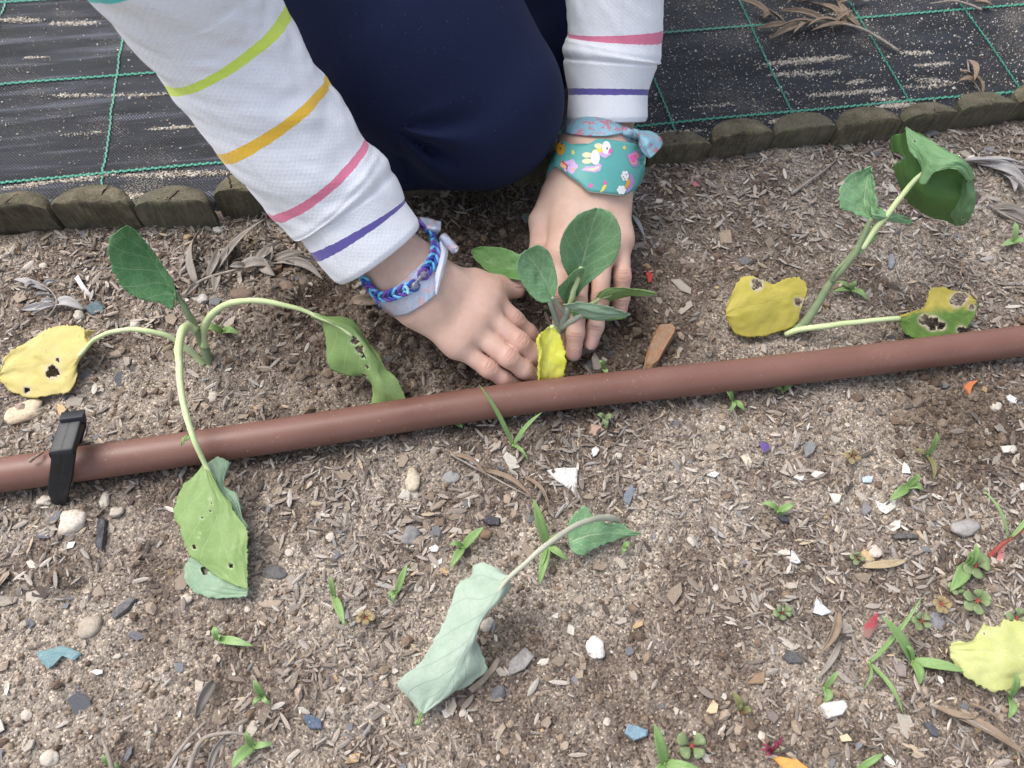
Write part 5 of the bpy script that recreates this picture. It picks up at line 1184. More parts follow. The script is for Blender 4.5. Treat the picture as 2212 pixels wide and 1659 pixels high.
# sand blown onto the weed mat
def mat_sand():
    r = np.random.default_rng(109); pts = []
    def patch_(f, x0, y0, x1, y1, w, n):
        t = r.beta(1.6, 1.6, n); px = x0 + (x1 - x0) * t; py = y0 + (y1 - y0) * t + r.normal(0, w, n) * (1 - .5 * np.abs(2 * t - 1))
        for a, b_ in zip(px, py): q = f(a, b_); pts.append(q[:2])
    for a in ((720, 365, 1230, 320, 11, 900), (740, 425, 1180, 408, 10, 520), (970, 545, 1480, 505, 9, 520), (1500, 300, 1700, 300, 9, 240), (1580, 372, 1820, 358, 6, 220), (1380, 605, 1620, 590, 10, 620), (1200, 475, 1320, 455, 9, 160), (1550, 440, 1830, 470, 10, 220), (760, 690, 900, 680, 9, 240), (100, 760, 420, 740, 10, 260), (300, 610, 560, 590, 8, 140), (1340, 560, 1500, 560, 9, 120), (1060, 85, 1150, 80, 5, 80), (1500, 500, 1800, 480, 8, 160), (1250, 640, 1400, 600, 9, 120)): patch_(z7, *a)
    for a in ((0, 150, 300, 145, 8, 380), (330, 165, 680, 150, 9, 420), (330, 640, 700, 640, 8, 260), (700, 645, 1130, 632, 7, 300), (150, 385, 330, 380, 5, 120), (960, 865, 1330, 845, 6, 240), (0, 1265, 420, 1205, 10, 420), (380, 1215, 800, 1165, 10, 600), (780, 1180, 1560, 1160, 11, 900), (780, 1300, 1000, 1310, 12, 200), (1380, 1370, 1500, 1380, 12, 120), (400, 900, 720, 880, 8, 90)): patch_(z8, *a)
    n = 6500
    for a, b_ in zip(r.uniform(1300, 2300, n), r.uniform(-20, 330, n)): pts.append((a, b_))
    for a, b_ in zip(r.uniform(-100, 900, 1500), r.uniform(-20, 480, 1500)): pts.append((a, b_))
    W = np.array([P(a, b_, .15) for a, b_ in pts]); ok = beyond(W[:, 0], W[:, 1]) > .02; W = W[ok]; n = len(W)
    u = (W - MO) @ mu; v = (W - MO) @ mv; sz = r.gamma(5, .000085, n).clip(.0002, .0011)
    pal = np.array([(.55, .47, .37), (.66, .60, .52), (.42, .34, .25), (.75, .72, .66)]); cols = pal[r.choice(4, n)]
    scatter('blown_sand', W[:, 0], W[:, 1], mat_h(u, v) + sz * .4, ov, of, sz[:, None] * r.uniform(.7, 1.4, (n, 3)), rotmats(r, n, 1), cols, GRITM, .2, r)
mat_sand()

# ================================================================== WEEDS
GRASS = leaf_mat('weed_leaf_green', (.250, .400, .135), (.320, .470, .190), (.22, .38, .12), nveins=1.0, vstr=.35, transl=.32, rough=.4)
GRASS2 = leaf_mat('weed_leaf_pale', (.280, .430, .165), (.350, .500, .215), (.26, .40, .16), nveins=1.0, vstr=.35, transl=.3, rough=.4)
OLIVE = leaf_mat('weed_leaf_olive', (.20, .215, .085), (.28, .24, .11), (.26, .18, .10), nveins=1.0, vstr=.35, rough=.45)
PURS = leaf_mat('purslane_leaf', (.215, .290, .130), (.285, .350, .175), (.24, .28, .15), nveins=1.0, vstr=.2, rough=.35)
PURSR = leaf_mat('purslane_leaf_bronze', (.32, .26, .125), (.40, .30, .16), (.30, .16, .10), nveins=1.0, vstr=.25, rough=.35)
REDST = simple_mat('red_stem', (.26, .055, .045), (.36, .10, .07), 300, .5)
GRST = simple_mat('weed_stem', (.16, .27, .08), (.22, .33, .12), 300, .5)
def soil_z(px, py):
    p = P(px, py); return float(soil_h(p[0], p[1])) * 100
def blade(parent, base, tip, w, mat, z0=.15, z1=.8, arch=.5, shape='blade', fold=.35, name='leaf', bend=0.0):
    """one leaf from base to tip (photo pixels), w = half width in pixels, heights in cm above the soil"""
    bz_, tz_ = soil_z(*base), soil_z(*tip); a = P(base[0], base[1], bz_ + z0); c = P(tip[0], tip[1], tz_ + z1)
    n, k = 13, 5; t = np.linspace(0, 1, n); mm = mpp(base[0], base[1], z0)
    mid = a + (c - a) * t[:, None]; mid[:, 2] += arch * .01 * np.sin(np.pi * t)
    sd0 = np.cross(c - a, [0, 0, 1.0]); sd0 /= np.linalg.norm(sd0) + 1e-9
    mid += sd0 * (bend * mm * np.sin(np.pi * t))[:, None]
    T = np.gradient(mid, axis=0); T /= np.linalg.norm(T, axis=1)[:, None]
    sd = np.cross(T, [0, 0, 1.0]); sd /= np.linalg.norm(sd, axis=1)[:, None] + 1e-9; up = np.cross(sd, T)
    if shape == 'blade': pr = np.sin(np.pi * np.clip(t * .93 + .07, 0, 1) ** .75) ** .8
    elif shape == 'pad': pr = np.clip(np.sin(np.pi * t ** 1.9), 0, 1) ** .62 * .96 + .10 * (1 - t)
    else: pr = np.sin(np.pi * np.clip(t * .9 + .1, 0, 1) ** .6) ** .7
    pr = np.clip(pr, .03, 1)
    v = np.array([mid[i] + sd[i] * w * mm * pr[i] * s + up[i] * w * mm * pr[i] * fold * abs(s) ** 1.5 for i in range(n) for s in np.linspace(-1, 1, k)])
    uv = np.array([(t[i], .5 + s / 2) for i in range(n) for s in np.linspace(-1, 1, k)])
    o = link(name, mesh_from(name, v, grid_faces(n, k), uv, attrs={'rim': np.zeros(n * k)}, mats=[mat]), parent); solid(o, .0005 if shape == 'pad' else .00032)
    return o
def weed(base, leaves, label, mat=GRASS, name='weed_seedling', group='weed seedlings in the bed', cat='weed', w=9):
    bx_, by_ = base; t = thing(name, label, cat, P(bx_, by_, soil_z(bx_, by_)), group)
    tube('stem', np.array([P(bx_, by_, soil_z(bx_, by_) - .3), P(bx_, by_, soil_z(bx_, by_) + .1), P(bx_, by_, soil_z(bx_, by_) + .35)]), [.0010, .0011, .0009], GRST if mat is not OLIVE else REDST, t, 7)
    for l in leaves:
        tip = l[:2]; ww = l[2] if len(l) > 2 else w; z1_ = l[3] if len(l) > 3 else .9; mt = l[4] if len(l) > 4 else mat
        blade(t, base, tip, ww, mt, .2, z1_, .35 if z1_ > .3 else .5, fold=.35, bend=random.uniform(-3, 3))
    return t
weed((1000, 1183), [(1045, 1138, 10, 1.6), (972, 1228, 9, .5), (971, 1178, 6, .7)], 'bright green weed seedling left of the wilted front seedling stalk')
weed((1181, 1178), [(1153, 1078, 11, 2.2), (1165, 1264, 10, .6), (1228, 1212, 8, .4), (1160, 1246, 4, .3), (1225, 1150, 8, 1.2)], 'long leaved green weed growing under the wilted seedling stalk')
weed((722, 1290), [(744, 1352, 9, 1.0), (714, 1244, 6, 1.2)], 'two leaved weed seedling with one broad downward leaf')
weed((857, 1280), [(880, 1219, 8, 1.6), (838, 1292, 5, .3), (850, 1306, 5, .3)], 'small upright weed seedling beside the large pale wilted leaf')
weed((474, 1382), [(548, 1396, 9, .8), (462, 1354, 8, .8), (480, 1372, 4, .6)], 'weed seedling below the folded hole-eaten leaf, one leaf pointing away', GRASS2)
weed((570, 1505), [(548, 1468, 8, 1.3), (545, 1525, 5, .3), (588, 1522, 5, .3)], 'tiny pale weed seedling on bare sandy soil', GRASS2)
weed((548, 1612), [(502, 1660, 13, .7), (532, 1578, 7, 1.2), (592, 1606, 7, .5)], 'three leaved weed seedling beside the bent dry twigs', GRASS2)
weed((1436, 1650), [(1414, 1563, 13, 2.2), (1512, 1662, 12, .8), (1400, 1690, 10, .5)], 'tall weed seedling with a broad blade beside the flat purslane rosette')
weed((1680, 1106), [(1644, 1088, 7, .6), (1714, 1088, 8, .8), (1690, 1116, 4, .3)], 'weed seedling with two opposite leaves beside a dark stone chip')
weed((1958, 1052), [(1920, 1082, 10, .6), (1985, 1024, 7, 1.3), (1992, 1060, 9, .4)], 'weed seedling growing over white shell pieces')
weed((2003, 985), [(2024, 934, 7, 1.8), (2016, 1038, 6, .4, OLIVE), (1972, 970, 5, .5, OLIVE)], 'thin weed seedling with a brownish leaf near the dark soil hole')
weed((1582, 868), [(1568, 840, 8, 1.2), (1608, 888, 7, .5), (1576, 892, 5, .3)], 'small weed seedling half under the brown pipe near the brick shard')
weed((1690, 846), [(1672, 838, 5, .7), (1712, 834, 5, .7)], 'tiny weed sprouting in the shade under the brown pipe')
g = weed((1108, 962), [(1036, 832, 5, 3.6), (1172, 890, 5, 2.0), (1142, 996, 4, .3), (1080, 908, 4, 1.2)], 'grass tuft with a long blade crossing in front of the brown pipe')
weed((2085, 1225), [(2108, 1176, 10, 1.6), (2052, 1278, 15, .7), (2098, 1200, 6, 1.4)], 'broad leaved weed above the purslane patch')
weed((1970, 1428), [(1905, 1330, 13, 2.2), (2090, 1452, 11, .8), (1986, 1480, 11, .4), (1950, 1390, 6, 1.0)], 'large weed with strap leaves touching the fallen yellow leaf')
weed((1878, 1432), [(1992, 1290, 5, 2.0), (1952, 1545, 5, .3), (1945, 1370, 4, .8), (1865, 1490, 3, .3)], 'spindly grass weed beside the red leaf scrap')
weed((2180, 1508), [(2194, 1452, 9, 1.6), (2178, 1552, 9, .5), (2168, 1490, 5, .8)], 'weed seedling in front of the fallen pale yellow leaf')
weed((1780, 1487), [(1811, 1448, 6, 1.4), (1781, 1517, 10, .4)], 'two leaved weed seedling above the white stone block')
weed((1603, 1538), [(1582, 1494, 9, .8, OLIVE), (1624, 1530, 7, .5, OLIVE), (1590, 1520, 5, .5, OLIVE)], 'bronze leaved weed seedling beside a white chip', OLIVE)
weed((1303, 800), [(1292, 782, 5, .9), (1312, 812, 6, .5)], 'tiny green shoot between the right hand and the pipe')
weed((1305, 908), [(1288, 896, 6, .5), (1326, 898, 6, .5), (1310, 928, 6, .3), (1298, 920, 5, .3)], 'small green rosette in the shadow just below the pipe', PURS)
weed((985, 915), [(945, 908, 7, .8), (1000, 925, 6, .4), (955, 925, 4, .4)], 'pale green weed peeping out from under the pipe', GRASS2)
weed((480, 718), [(443, 712, 9, .8), (517, 722, 9, .5), (478, 704, 5, 1.0)], 'weed seedling beside the stem of the wilted left seedling', GRASS)
weed((1838, 628), [(1798, 630, 6, .4), (1872, 648, 8, .5), (1808, 608, 6, 1.0), (1850, 612, 5, 1.0)], 'weed seedling behind the leaning stem of the tall seedling')
weed((2188, 525), [(2162, 532, 8, .5), (2192, 480, 7, 1.4), (2215, 528, 7, .4)], 'weed seedling near the grey dry fern-like leaf', GRASS2)
weed((1345, 1186), [(1340, 1197, 5, .3), (1364, 1176, 5, .6)], 'tiny leaf beside the base of the wilted front seedling')
weed((1855, 1660), [(1908, 1628, 7, .8), (1840, 1690, 5, .4)], 'single green grass blade beside the orange shard')
weed((245, 1655), [(222, 1628, 5, .8), (262, 1668, 7, .5)], 'small green shoot among dry twig ends')
rs_ = thing('red_stemmed_weed', 'thin weed with a dark red stem at the purslane patch edge', 'weed', P(2138, 1200), 'weed seedlings in the bed')
tube('stem', arc_resample(catmull(pts3([(2136, 1204, .0), (2160, 1180, .8), (2185, 1162, 1.4), (2225, 1135, 1.9)]), 30), 16), np.linspace(.0017, .0008, 16), REDST, rs_, 8)
blade(rs_, (2178, 1165), (2122, 1056), 4, GRASS2, 1.3, 2.4, .5); blade(rs_, (2185, 1160), (2240, 1090), 5, GRASS2, 1.4, 2.4, .3)
def purslane(c, r, k, label, mat=PURS, ph=0.0):
    t = thing('purslane_rosette', label, 'purslane', P(c[0], c[1], soil_z(*c)), 'purslane rosettes')
    for i in range(k):
        a = ph + i * 2 * math.pi / k + random.uniform(-.2, .2); q = r * random.uniform(.8, 1.1)
        tip = (c[0] + q * math.cos(a), c[1] + q * .82 * math.sin(a)); st = (c[0] + q * .18 * math.cos(a), c[1] + q * .15 * math.sin(a))
        blade(t, st, tip, r * .36, mat, .35, .5 + .3 * random.random(), .15, 'pad', .15)
        z_ = soil_z(*c); tube('stem', np.array([P(c[0], c[1], z_ + .1), P(st[0], st[1], z_ + .38)]), .0006, REDST, t, 6)
    z_ = soil_z(*c); tube('stem', np.array([P(c[0], c[1], z_ - .3), P(c[0], c[1], z_ + .3)]), .0010, REDST, t, 6)
purslane((1494, 1611), 38, 4, 'four leaved purslane rosette beside the tall broad bladed weed', PURS, .8)
purslane((1690, 1324), 22, 5, 'purslane rosette standing alone on open soil', PURS, .3)
purslane((2108, 1222), 34, 5, 'largest purslane rosette next to the broad leaved weed', PURS, .2)
purslane((2066, 1270), 20, 5, 'purslane rosette between two larger rosettes', PURS, .9)
purslane((2112, 1298), 33, 6, 'purslane rosette above the grey slate stone', PURS, .4)
purslane((2034, 1306), 24, 6, 'bronze purslane rosette beside the grey slate stone', PURSR, .1)
purslane((1990, 1342), 25, 5, 'purslane rosette left of the grey slate stone', PURS, .6)
purslane((1842, 985), 20, 5, 'bronze purslane rosette near the purple shard', PURSR, .5)
purslane((790, 1334), 22, 5, 'bronze purslane rosette near the two leaved weed', PURSR, .2)
purslane((2196, 1336), 26, 4, 'purslane rosette above the fallen yellow leaf', PURS, .2)
purslane((1850, 1205), 17, 4, 'dark purslane sprig beside the frayed straw chip', PURS, .2)
dr = thing('red_weed', 'dark red curly weed sprout beside the orange shard', 'weed', P(1668, 1620), 'weed seedlings in the bed')
DRED = leaf_mat('weed_leaf_crimson', (.20, .025, .06), (.30, .05, .09), (.3, .08, .1), nveins=1, vstr=.2)
for q in ((1645, 1605), (1652, 1632), (1690, 1588), (1676, 1598), (1640, 1618)): blade(dr, (1664, 1626), q, 4, DRED, .1, .8, .4)
blade(dr, (1666, 1626), (1680, 1612), 6, PURS, .1, .5, .2, 'pad')

# ================================================================== DRY LEAVES
GREYL = leaf_mat('dry_leaf_grey', (.20, .175, .15), (.30, .265, .23), (.36, .33, .29), nveins=1.0, vstr=.4, transl=.05, rough=.8)
BROWNL = leaf_mat('dry_leaf_brown', (.20, .145, .10), (.30, .225, .16), (.36, .28, .20), nveins=1.0, vstr=.4, transl=.05, rough=.75)
SILV = leaf_mat('dry_leaf_silver', (.33, .31, .30), (.42, .40, .39), (.26, .25, .24), nveins=1.0, vstr=.4, transl=.03, rough=.8)
TWG = simple_mat('dry_rachis', (.22, .185, .155), (.36, .31, .265), 200, .85)
def frond(label, rachis, blades, mat, r0=3.0, h=.35, name='dry_frond', cat='dry leaf', zmat_=False):
    b0 = rachis[0]; gz_ = (lambda x, y: .15) if zmat_ else soil_z
    t = thing(name, label, cat, P(b0[0], b0[1], gz_(*b0)), 'dry fallen fronds')
    pp = [(x, y, gz_(x, y) + h + .3 * math.sin(3 * i / max(1, len(rachis) - 1))) for i, (x, y) in enumerate(rachis)]
    p = arc_resample(catmull(pts3(pp), 60), 30); tube('rachis', p, np.linspace(r0, r0 * .4, 30) * mpp(*b0), TWG, t, 7)
    for x0, y0, x1, y1, w in blades:
        if zmat_:
            a = P(x0, y0, .5); c = P(x1, y1, .55)
        blade_m(t, (x0, y0), (x1, y1), w, mat, gz_, h)
    return t
def blade_m(parent, base, tip, w, mat, gz_, h):
    a = P(base[0], base[1], gz_(*base) + h); c = P(tip[0], tip[1], gz_(*tip) + random.uniform(.15, .9))
    n, k = 12, 5; t = np.linspace(0, 1, n); mm = mpp(base[0], base[1], 0); tw0 = random.uniform(-.6, .6); tw1 = tw0 + random.uniform(-1.0, 1.0)
    mid = a + (c - a) * t[:, None]; mid[:, 2] += .003 * np.sin(np.pi * t); s0 = np.cross(c - a, [0, 0, 1.0]); s0 /= np.linalg.norm(s0); mid += s0 * (random.uniform(-.12, .12) * np.linalg.norm(c - a) * np.sin(np.pi * t))[:, None]
    T = np.gradient(mid, axis=0); T /= np.linalg.norm(T, axis=1)[:, None]; sd = np.cross(T, [0, 0, 1.0]); sd /= np.linalg.norm(sd, axis=1)[:, None]; up = np.cross(sd, T)
    tw = tw0 + (tw1 - tw0) * t; S = sd * np.cos(tw)[:, None] + up * np.sin(tw)[:, None]; U_ = up * np.cos(tw)[:, None] - sd * np.sin(tw)[:, None]
    pr = np.clip(np.sin(np.pi * np.clip(t * .95 + .05, 0, 1) ** .8) ** .75, .04, 1)
    v = np.array([mid[i] + S[i] * w * mm * pr[i] * s + U_[i] * w * mm * pr[i] * .75 * abs(s) ** 1.3 for i in range(n) for s in np.linspace(-1, 1, k)])
    uv = np.array([(t[i], .5 + s / 2) for i in range(n) for s in np.linspace(-1, 1, k)])
    o = link('leaflet', mesh_from('leaflet', v, grid_faces(n, k), uv, attrs={'rim': np.zeros(n * k)}, mats=[mat]), parent); solid(o, .0004)
def zq4(l): return [tuple(v for x, y in ((a, b_), (c, d)) for v in zQ(x, y)[:2]) + (w,) for a, b_, c, d, w in l]
frond('grey dry frond with long pointed lobes under the left sleeve', [zQ(*q)[:2] for q in ((955, 480), (1030, 420), (1100, 385), (1250, 345), (1400, 320), (1540, 300))],
      zq4([(1030, 420, 1050, 135, 11), (1090, 390, 1140, 240, 9), (1100, 385, 1390, 80, 9), (1190, 350, 1265, 150, 8), (1250, 345, 1440, 330, 12), (1330, 325, 1480, 200, 10), (1380, 320, 1440, 380, 13), (1400, 315, 1420, 220, 8), (1480, 305, 1690, 400, 9), (1450, 310, 1660, 300, 8), (1130, 380, 1120, 470, 9), (1300, 335, 1200, 330, 7), (1500, 300, 1570, 350, 10), (1040, 420, 960, 490, 6), (1420, 300, 1610, 260, 7)]), GREYL, 4.0)
frond('pale grey feathery dry leaf near the yellow leaf of the wilted left seedling', [zY(*q)[:2] for q in ((450, 590), (520, 490), (525, 420), (460, 330), (350, 280), (200, 240))],
      [tuple(v for x, y in ((a, b_), (c, d)) for v in zY(x, y)[:2]) + (w,) for a, b_, c, d, w in ((520, 490, 200, 520, 8), (525, 470, 790, 520, 11), (500, 400, 330, 400, 6), (460, 340, 130, 240, 7), (420, 310, 540, 260, 5), (515, 440, 380, 470, 6), (350, 280, 240, 330, 5), (520, 480, 300, 560, 6))], SILV, 2.5, .2)
frond('silver grey dry frond at the bed edge near the tall seedling', [zL(*q)[:2] for q in ((1010, 460), (1200, 480), (1400, 520), (1640, 570), (1800, 640))],
      [tuple(v for x, y in ((a, b_), (c, d)) for v in zL(x, y)[:2]) + (w,) for a, b_, c, d, w in ((1020, 465, 1640, 600, 9), (1100, 470, 1660, 520, 7), (1150, 490, 1640, 660, 9), (1250, 520, 1650, 720, 9), (1440, 630, 1640, 890, 9), (1400, 600, 1520, 780, 8), (1300, 520, 1700, 560, 7), (1250, 470, 1500, 500, 5))], SILV, 3.0, .3)
frond('split dark grey dry leaf lying beyond the drooping leaf', [zL(*q)[:2] for q in ((1290, 930), (1400, 1000), (1560, 1080), (1700, 1130))],
      [tuple(v for x, y in ((a, b_), (c, d)) for v in zL(x, y)[:2]) + (w,) for a, b_, c, d, w in ((1290, 930, 1680, 1120, 8), (1300, 950, 1660, 1040, 7), (1330, 960, 1700, 1080, 7))], GREYL, 3.0, .25)
frond('brown dry frond lying across the green threads of the weed mat', [z7(*q)[:2] for q in ((1500, 292), (1400, 225), (1280, 160), (1130, 130), (1000, 125), (850, 142), (700, 155))],
      [tuple(v for x, y in ((a, b_), (c, d)) for v in z7(x, y)[:2]) + (w,) for a, b_, c, d, w in ((1280, 160, 930, 0, 6), (1200, 140, 1060, 20, 6), (1180, 140, 980, 150, 6), (1280, 160, 1150, 0, 6), (1100, 130, 820, 60, 6), (1000, 125, 900, 190, 6), (950, 140, 760, 225, 7), (870, 140, 690, 160, 6), (850, 130, 720, 40, 6), (770, 100, 600, 0, 7), (1050, 135, 800, 165, 5), (1250, 150, 1000, 175, 5), (900, 140, 810, 175, 4), (760, 95, 730, 110, 8), (1130, 130, 1240, 60, 5))], BROWNL, 3.5, .35, zmat_=True)
frond('tan dry frond at the far edge of the weed mat above the brown frond', [z7(*q)[:2] for q in ((1330, 5), (1200, 0), (1000, -20), (820, -40))],
      [tuple(v for x, y in ((a, b_), (c, d)) for v in z7(x, y)[:2]) + (w,) for a, b_, c, d, w in ((1300, 0, 1150, 18, 7), (1000, -20, 860, 25, 7), (1100, -15, 940, 12, 8), (1200, 0, 1040, -40, 7), (900, -30, 760, -60, 6))], BROWNL, 3.0, .3, zmat_=True)
frond('thin brown dry sprig at the far corner of the weed mat', [z7(*q)[:2] for q in ((1970, 55), (1880, 20), (1800, 5), (1680, 20))],
      [tuple(v for x, y in ((a, b_), (c, d)) for v in z7(x, y)[:2]) + (w,) for a, b_, c, d, w in ((1930, 15, 2035, 40, 6), (1800, 5, 1900, -20, 5))], BROWNL, 3.0, .3, zmat_=True)
frond('three pointed brown dry leaf on the weed mat behind the log edging', [z7(*q)[:2] for q in ((1892, 345), (1905, 420), (1970, 530))],
      [tuple(v for x, y in ((a, b_), (c, d)) for v in z7(x, y)[:2]) + (w,) for a, b_, c, d, w in ((1893, 345, 1930, 460, 6), (1910, 440, 1845, 405, 5), (1930, 480, 1840, 462, 6), (1905, 440, 1972, 535, 9))], BROWNL, 2.2, .25, zmat_=True)
frond('bent dry grey twig stems at the near edge of the bed', [(355, 1670), (400, 1605), (445, 1558)], [], GREYL, 6.0, .9, 'dry_twig', 'twig')
frond('forked dry grass stem beside the white shell triangle', [zB4(*q)[:2] for q in ((640, 490), (780, 570), (930, 650), (1080, 730), (1180, 780))], [tuple(v for x, y in ((a, b_), (c, d)) for v in zB4(x, y)[:2]) + (w,) for a, b_, c, d, w in ((650, 495, 880, 640, 5), (850, 600, 1190, 785, 5), (1130, 640, 1300, 870, 4))], BROWNL, 3.0, .25, 'dry_twig', 'twig')
frond('thick split brown dry stalk beside the fallen pale yellow leaf', [zB3(*q)[:2] for q in ((1640, 885), (1850, 970), (2050, 1080), (2260, 1220))], [tuple(v for x, y in ((a, b_), (c, d)) for v in zB3(x, y)[:2]) + (w,) for a, b_, c, d, w in ((1640, 885, 1930, 965, 6), (1700, 920, 2230, 1200, 12), (1880, 880, 2100, 1030, 5))], BROWNL, 5.0, .4, 'dry_twig', 'twig')
frond('curved dry twig ends rising beside the three leaved weed', [(405, 1670), (435, 1600), (490, 1583), (540, 1588)], [(452, 1670, 500, 1576, 7)], GREYL, 6.5, .8, 'dry_twig', 'twig')
frond('dry twig pointing up at the near left corner of the bed', [(246, 1670), (232, 1625), (220, 1595)], [], GREYL, 6.0, .9, 'dry_twig', 'twig')
frond('straight dry stick in the mulch in front of the log edging', [zR(*q)[:2] for q in ((690, 520), (800, 440), (900, 370), (980, 300))], [], GREYL, 4.0, .15, 'dry_twig', 'twig')
def lonely(label, base, tip, w, mat, name='dry_leaf', cat='dry leaf'):
    t = thing(name, label, cat, P(base[0], base[1], soil_z(*base)), 'single dry leaves in the mulch'); blade_m(t, base, tip, w, mat, soil_z, .25); return t
lonely('split dry seed pod lying below the white blue shard', zB3(1080, 320)[:2], zB3(970, 570)[:2], 9, BROWNL)
lonely('smooth grey dry willow-like leaf beside the split seed pod', zB3(1095, 490)[:2], zB3(945, 745)[:2], 6, GREYL)
lonely('dark grey curled dry leaf on bare sandy soil', zB1(1140, 1200)[:2], zB1(1040, 1390)[:2], 12, GREYL)
lonely('pale straw coloured pointed leaf beside the right hand', (1362, 465), (1392, 512), 8, SILV)
lonely('frayed straw chip lying in the mulch', zB2(1230, 1130)[:2], zB2(1500, 1090)[:2], 9, leaf_mat('straw', (.48, .38, .24), (.60, .50, .34), (.4, .3, .18), nveins=1, vstr=.4, rough=.8))
lonely('curled brown dry leaf beside the silvery ribbon', (760, 650), (845, 640), 12, BROWNL)

# ================================================================== STONES, SHARDS AND SCRAPS
def dirty_mat(name, c1, c2, rough, bstr):
    m = simple_mat(name, c1, c2, 300, rough, 650, bstr, .0009); nt = m.node_tree; b = nt.nodes['Principled BSDF']; co = objco(nt)
    src = b.inputs['Base Color'].links[0].from_socket
    d = ramp(nt, noise(nt, 520, 5, .75, co), [(.54, (0, 0, 0)), (.66, (.7, .7, .7))])
    sz = nd(nt, 'ShaderNodeSeparateXYZ', {0: co}); low = ramp(nt, mth(nt, 'MULTIPLY', sz.outputs[2], 100.0), [(.01, (.75, .75, .75)), (.09, (0, 0, 0))])
    lk(nt, mixc(nt, mth(nt, 'MAXIMUM', d, low), src, (.24, .185, .14)), b.inputs['Base Color']); return m
def stone(name, label, cat, x, y, rx, ry, h, c1, c2, seed, rot=0.0, group=None, rough=.8, sink=.5):
    z = soil_z(x, y); c = P(x, y, z); mm = mpp(x, y, z)
    bm = bmesh.new(); bmesh.ops.create_icosphere(bm, subdivisions=3, radius=1.0)
    v = np.array([q.co[:] for q in bm.verts]); f = [[q.index for q in g.verts] for g in bm.faces]; bm.free()
    v = np.sign(v) * np.abs(v) ** .85
    d = 1 + .42 * (fbm(v[:, 0] * 1.3 + seed, v[:, 1] * 1.3 + v[:, 2] * 1.1 + seed * 2, seed, 3) - .5) * 2
    v = v * d[:, None]; ca, sa = math.cos(rot), math.sin(rot)
    q = np.stack([v[:, 0] * rx * mm, v[:, 1] * ry * mm * 1.15, v[:, 2] * h * mm], 1); q = np.stack([q[:, 0] * ca - q[:, 1] * sa, q[:, 0] * sa + q[:, 1] * ca, q[:, 2]], 1)
    q[:, 2] += h * mm * (1 - sink * 1.4)
    me = mesh_from(name, q, f, mats=[dirty_mat(name + '_surface', c1, c2, rough, .5)])
    o = link(name, me); o.location = Vector(c.tolist()); return tag(o, label, cat, group)
def shard(name, label, cat, poly, th, col, z=.15, tilt=0.0, group=None, rough=.6, c2=None, bumpy=.3):
    z = z - .08
    poly = np.asarray(poly, float); c0 = poly.mean(0); base = P(c0[0], c0[1], soil_z(*c0) + z); pts = []
    for x, y in poly: p = P(x, y, soil_z(*c0) + z); pts.append(p - base)
    n = len(pts); rr = random.Random(int(c0[0] * 7 + c0[1])); vs_ = []
    for s in (0, 1):
        for k_, ins in ((1.0, 0), (.86, 1)) if s else ((1.0, 0),):
            for p in pts: vs_.append([p[0] * k_, p[1] * k_, (th * .01 if s else 0) * (1 if ins else .72 if s else 1) + p[1] * tilt + rr.uniform(-.0003, .0003)])
    f = [list(range(n))[::-1]] + [[i, (i + 1) % n, n + (i + 1) % n, n + i] for i in range(n)] + [[n + i, n + (i + 1) % n, 2 * n + (i + 1) % n, 2 * n + i] for i in range(n)] + [[2 * n + i for i in range(n)]]
    a2 = sum(poly[i][0] * poly[(i + 1) % n][1] - poly[(i + 1) % n][0] * poly[i][1] for i in range(n))
    if a2 > 0: f = [g[::-1] for g in f]
    me = mesh_from(name, vs_, f, mats=[dirty_mat(name + '_surface', col, c2 or tuple(x * .72 for x in col), rough, bumpy)], smooth_shade=False)
    o = link(name, me); o.location = Vector(base.tolist()); return tag(o, label, cat, group)
CH1, CH2 = (.62, .57, .49), (.48, .41, .32); GY1, GY2 = (.17, .165, .165), (.27, .26, .25)
stone('stone', 'rounded whitish stone in front of the foot of the black pipe clip', 'stone', 162, 1130, 31, 27, 17, (.68, .63, .57), (.50, .40, .31), 2)
stone('stone', 'tan flat oval stone beside the yellow leaf of the wilted left seedling', 'stone', 58, 889, 40, 21, 12, (.62, .52, .38), (.50, .40, .27), 5, .35)
stone('stone', 'dusty beige rounded stone on the sandy soil above the teal plastic scrap', 'stone', 196, 1354, 24, 20, 15, (.42, .36, .29), (.33, .28, .22), 7)
stone('stone', 'small cream stone touching the black pipe clip foot', 'stone', 98, 1082, 15, 10, 8, CH1, CH2, 9)
stone('stone', 'narrow cream stone right of the black pipe clip', 'stone', 227, 1081, 10, 16, 8, CH1, CH2, 11, .2)
stone('stone', 'lumpy pale stone beside the charcoal stick', 'stone', 254, 1107, 14, 10, 8, (.5, .45, .38), (.38, .32, .26), 12)
stone('stone', 'rough yellowish quartz stone standing in the mulch below the pipe', 'stone', 891, 1041, 17, 25, 12, (.58, .52, .40), (.42, .35, .24), 13)
stone('stone', 'dark grey rough lump of stone above the small upright weed', 'stone', 888, 1157, 20, 17, 12, GY1, GY2, 15)
stone('stone', 'round brown clay ball beside the bright green weed seedling', 'stone', 1050, 1158, 12, 11, 10, (.18, .115, .075), (.25, .17, .11), 17)
stone('stone', 'white chalky stone alone on bare soil', 'stone', 1284, 1399, 22, 21, 12, (.78, .76, .72), (.55, .52, .48), 19)
stone('stone', 'grey oval stone beside the charred wood chip', 'stone', 2082, 1142, 29, 15, 12, (.28, .26, .25), (.38, .36, .34), 21, .2)
stone('stone', 'flat grey slate stone among the purslane', 'stone', 2023, 1342, 18, 20, 7, (.19, .19, .205), (.26, .26, .275), 23)
BRICK = [zC(*q)[:2] for q in ((1955, 1135), (2060, 1128), (2100, 1160), (2095, 1200), (2050, 1270), (2000, 1350), (1950, 1440), (1900, 1470), (1840, 1460), (1850, 1370), (1880, 1280), (1920, 1190))]
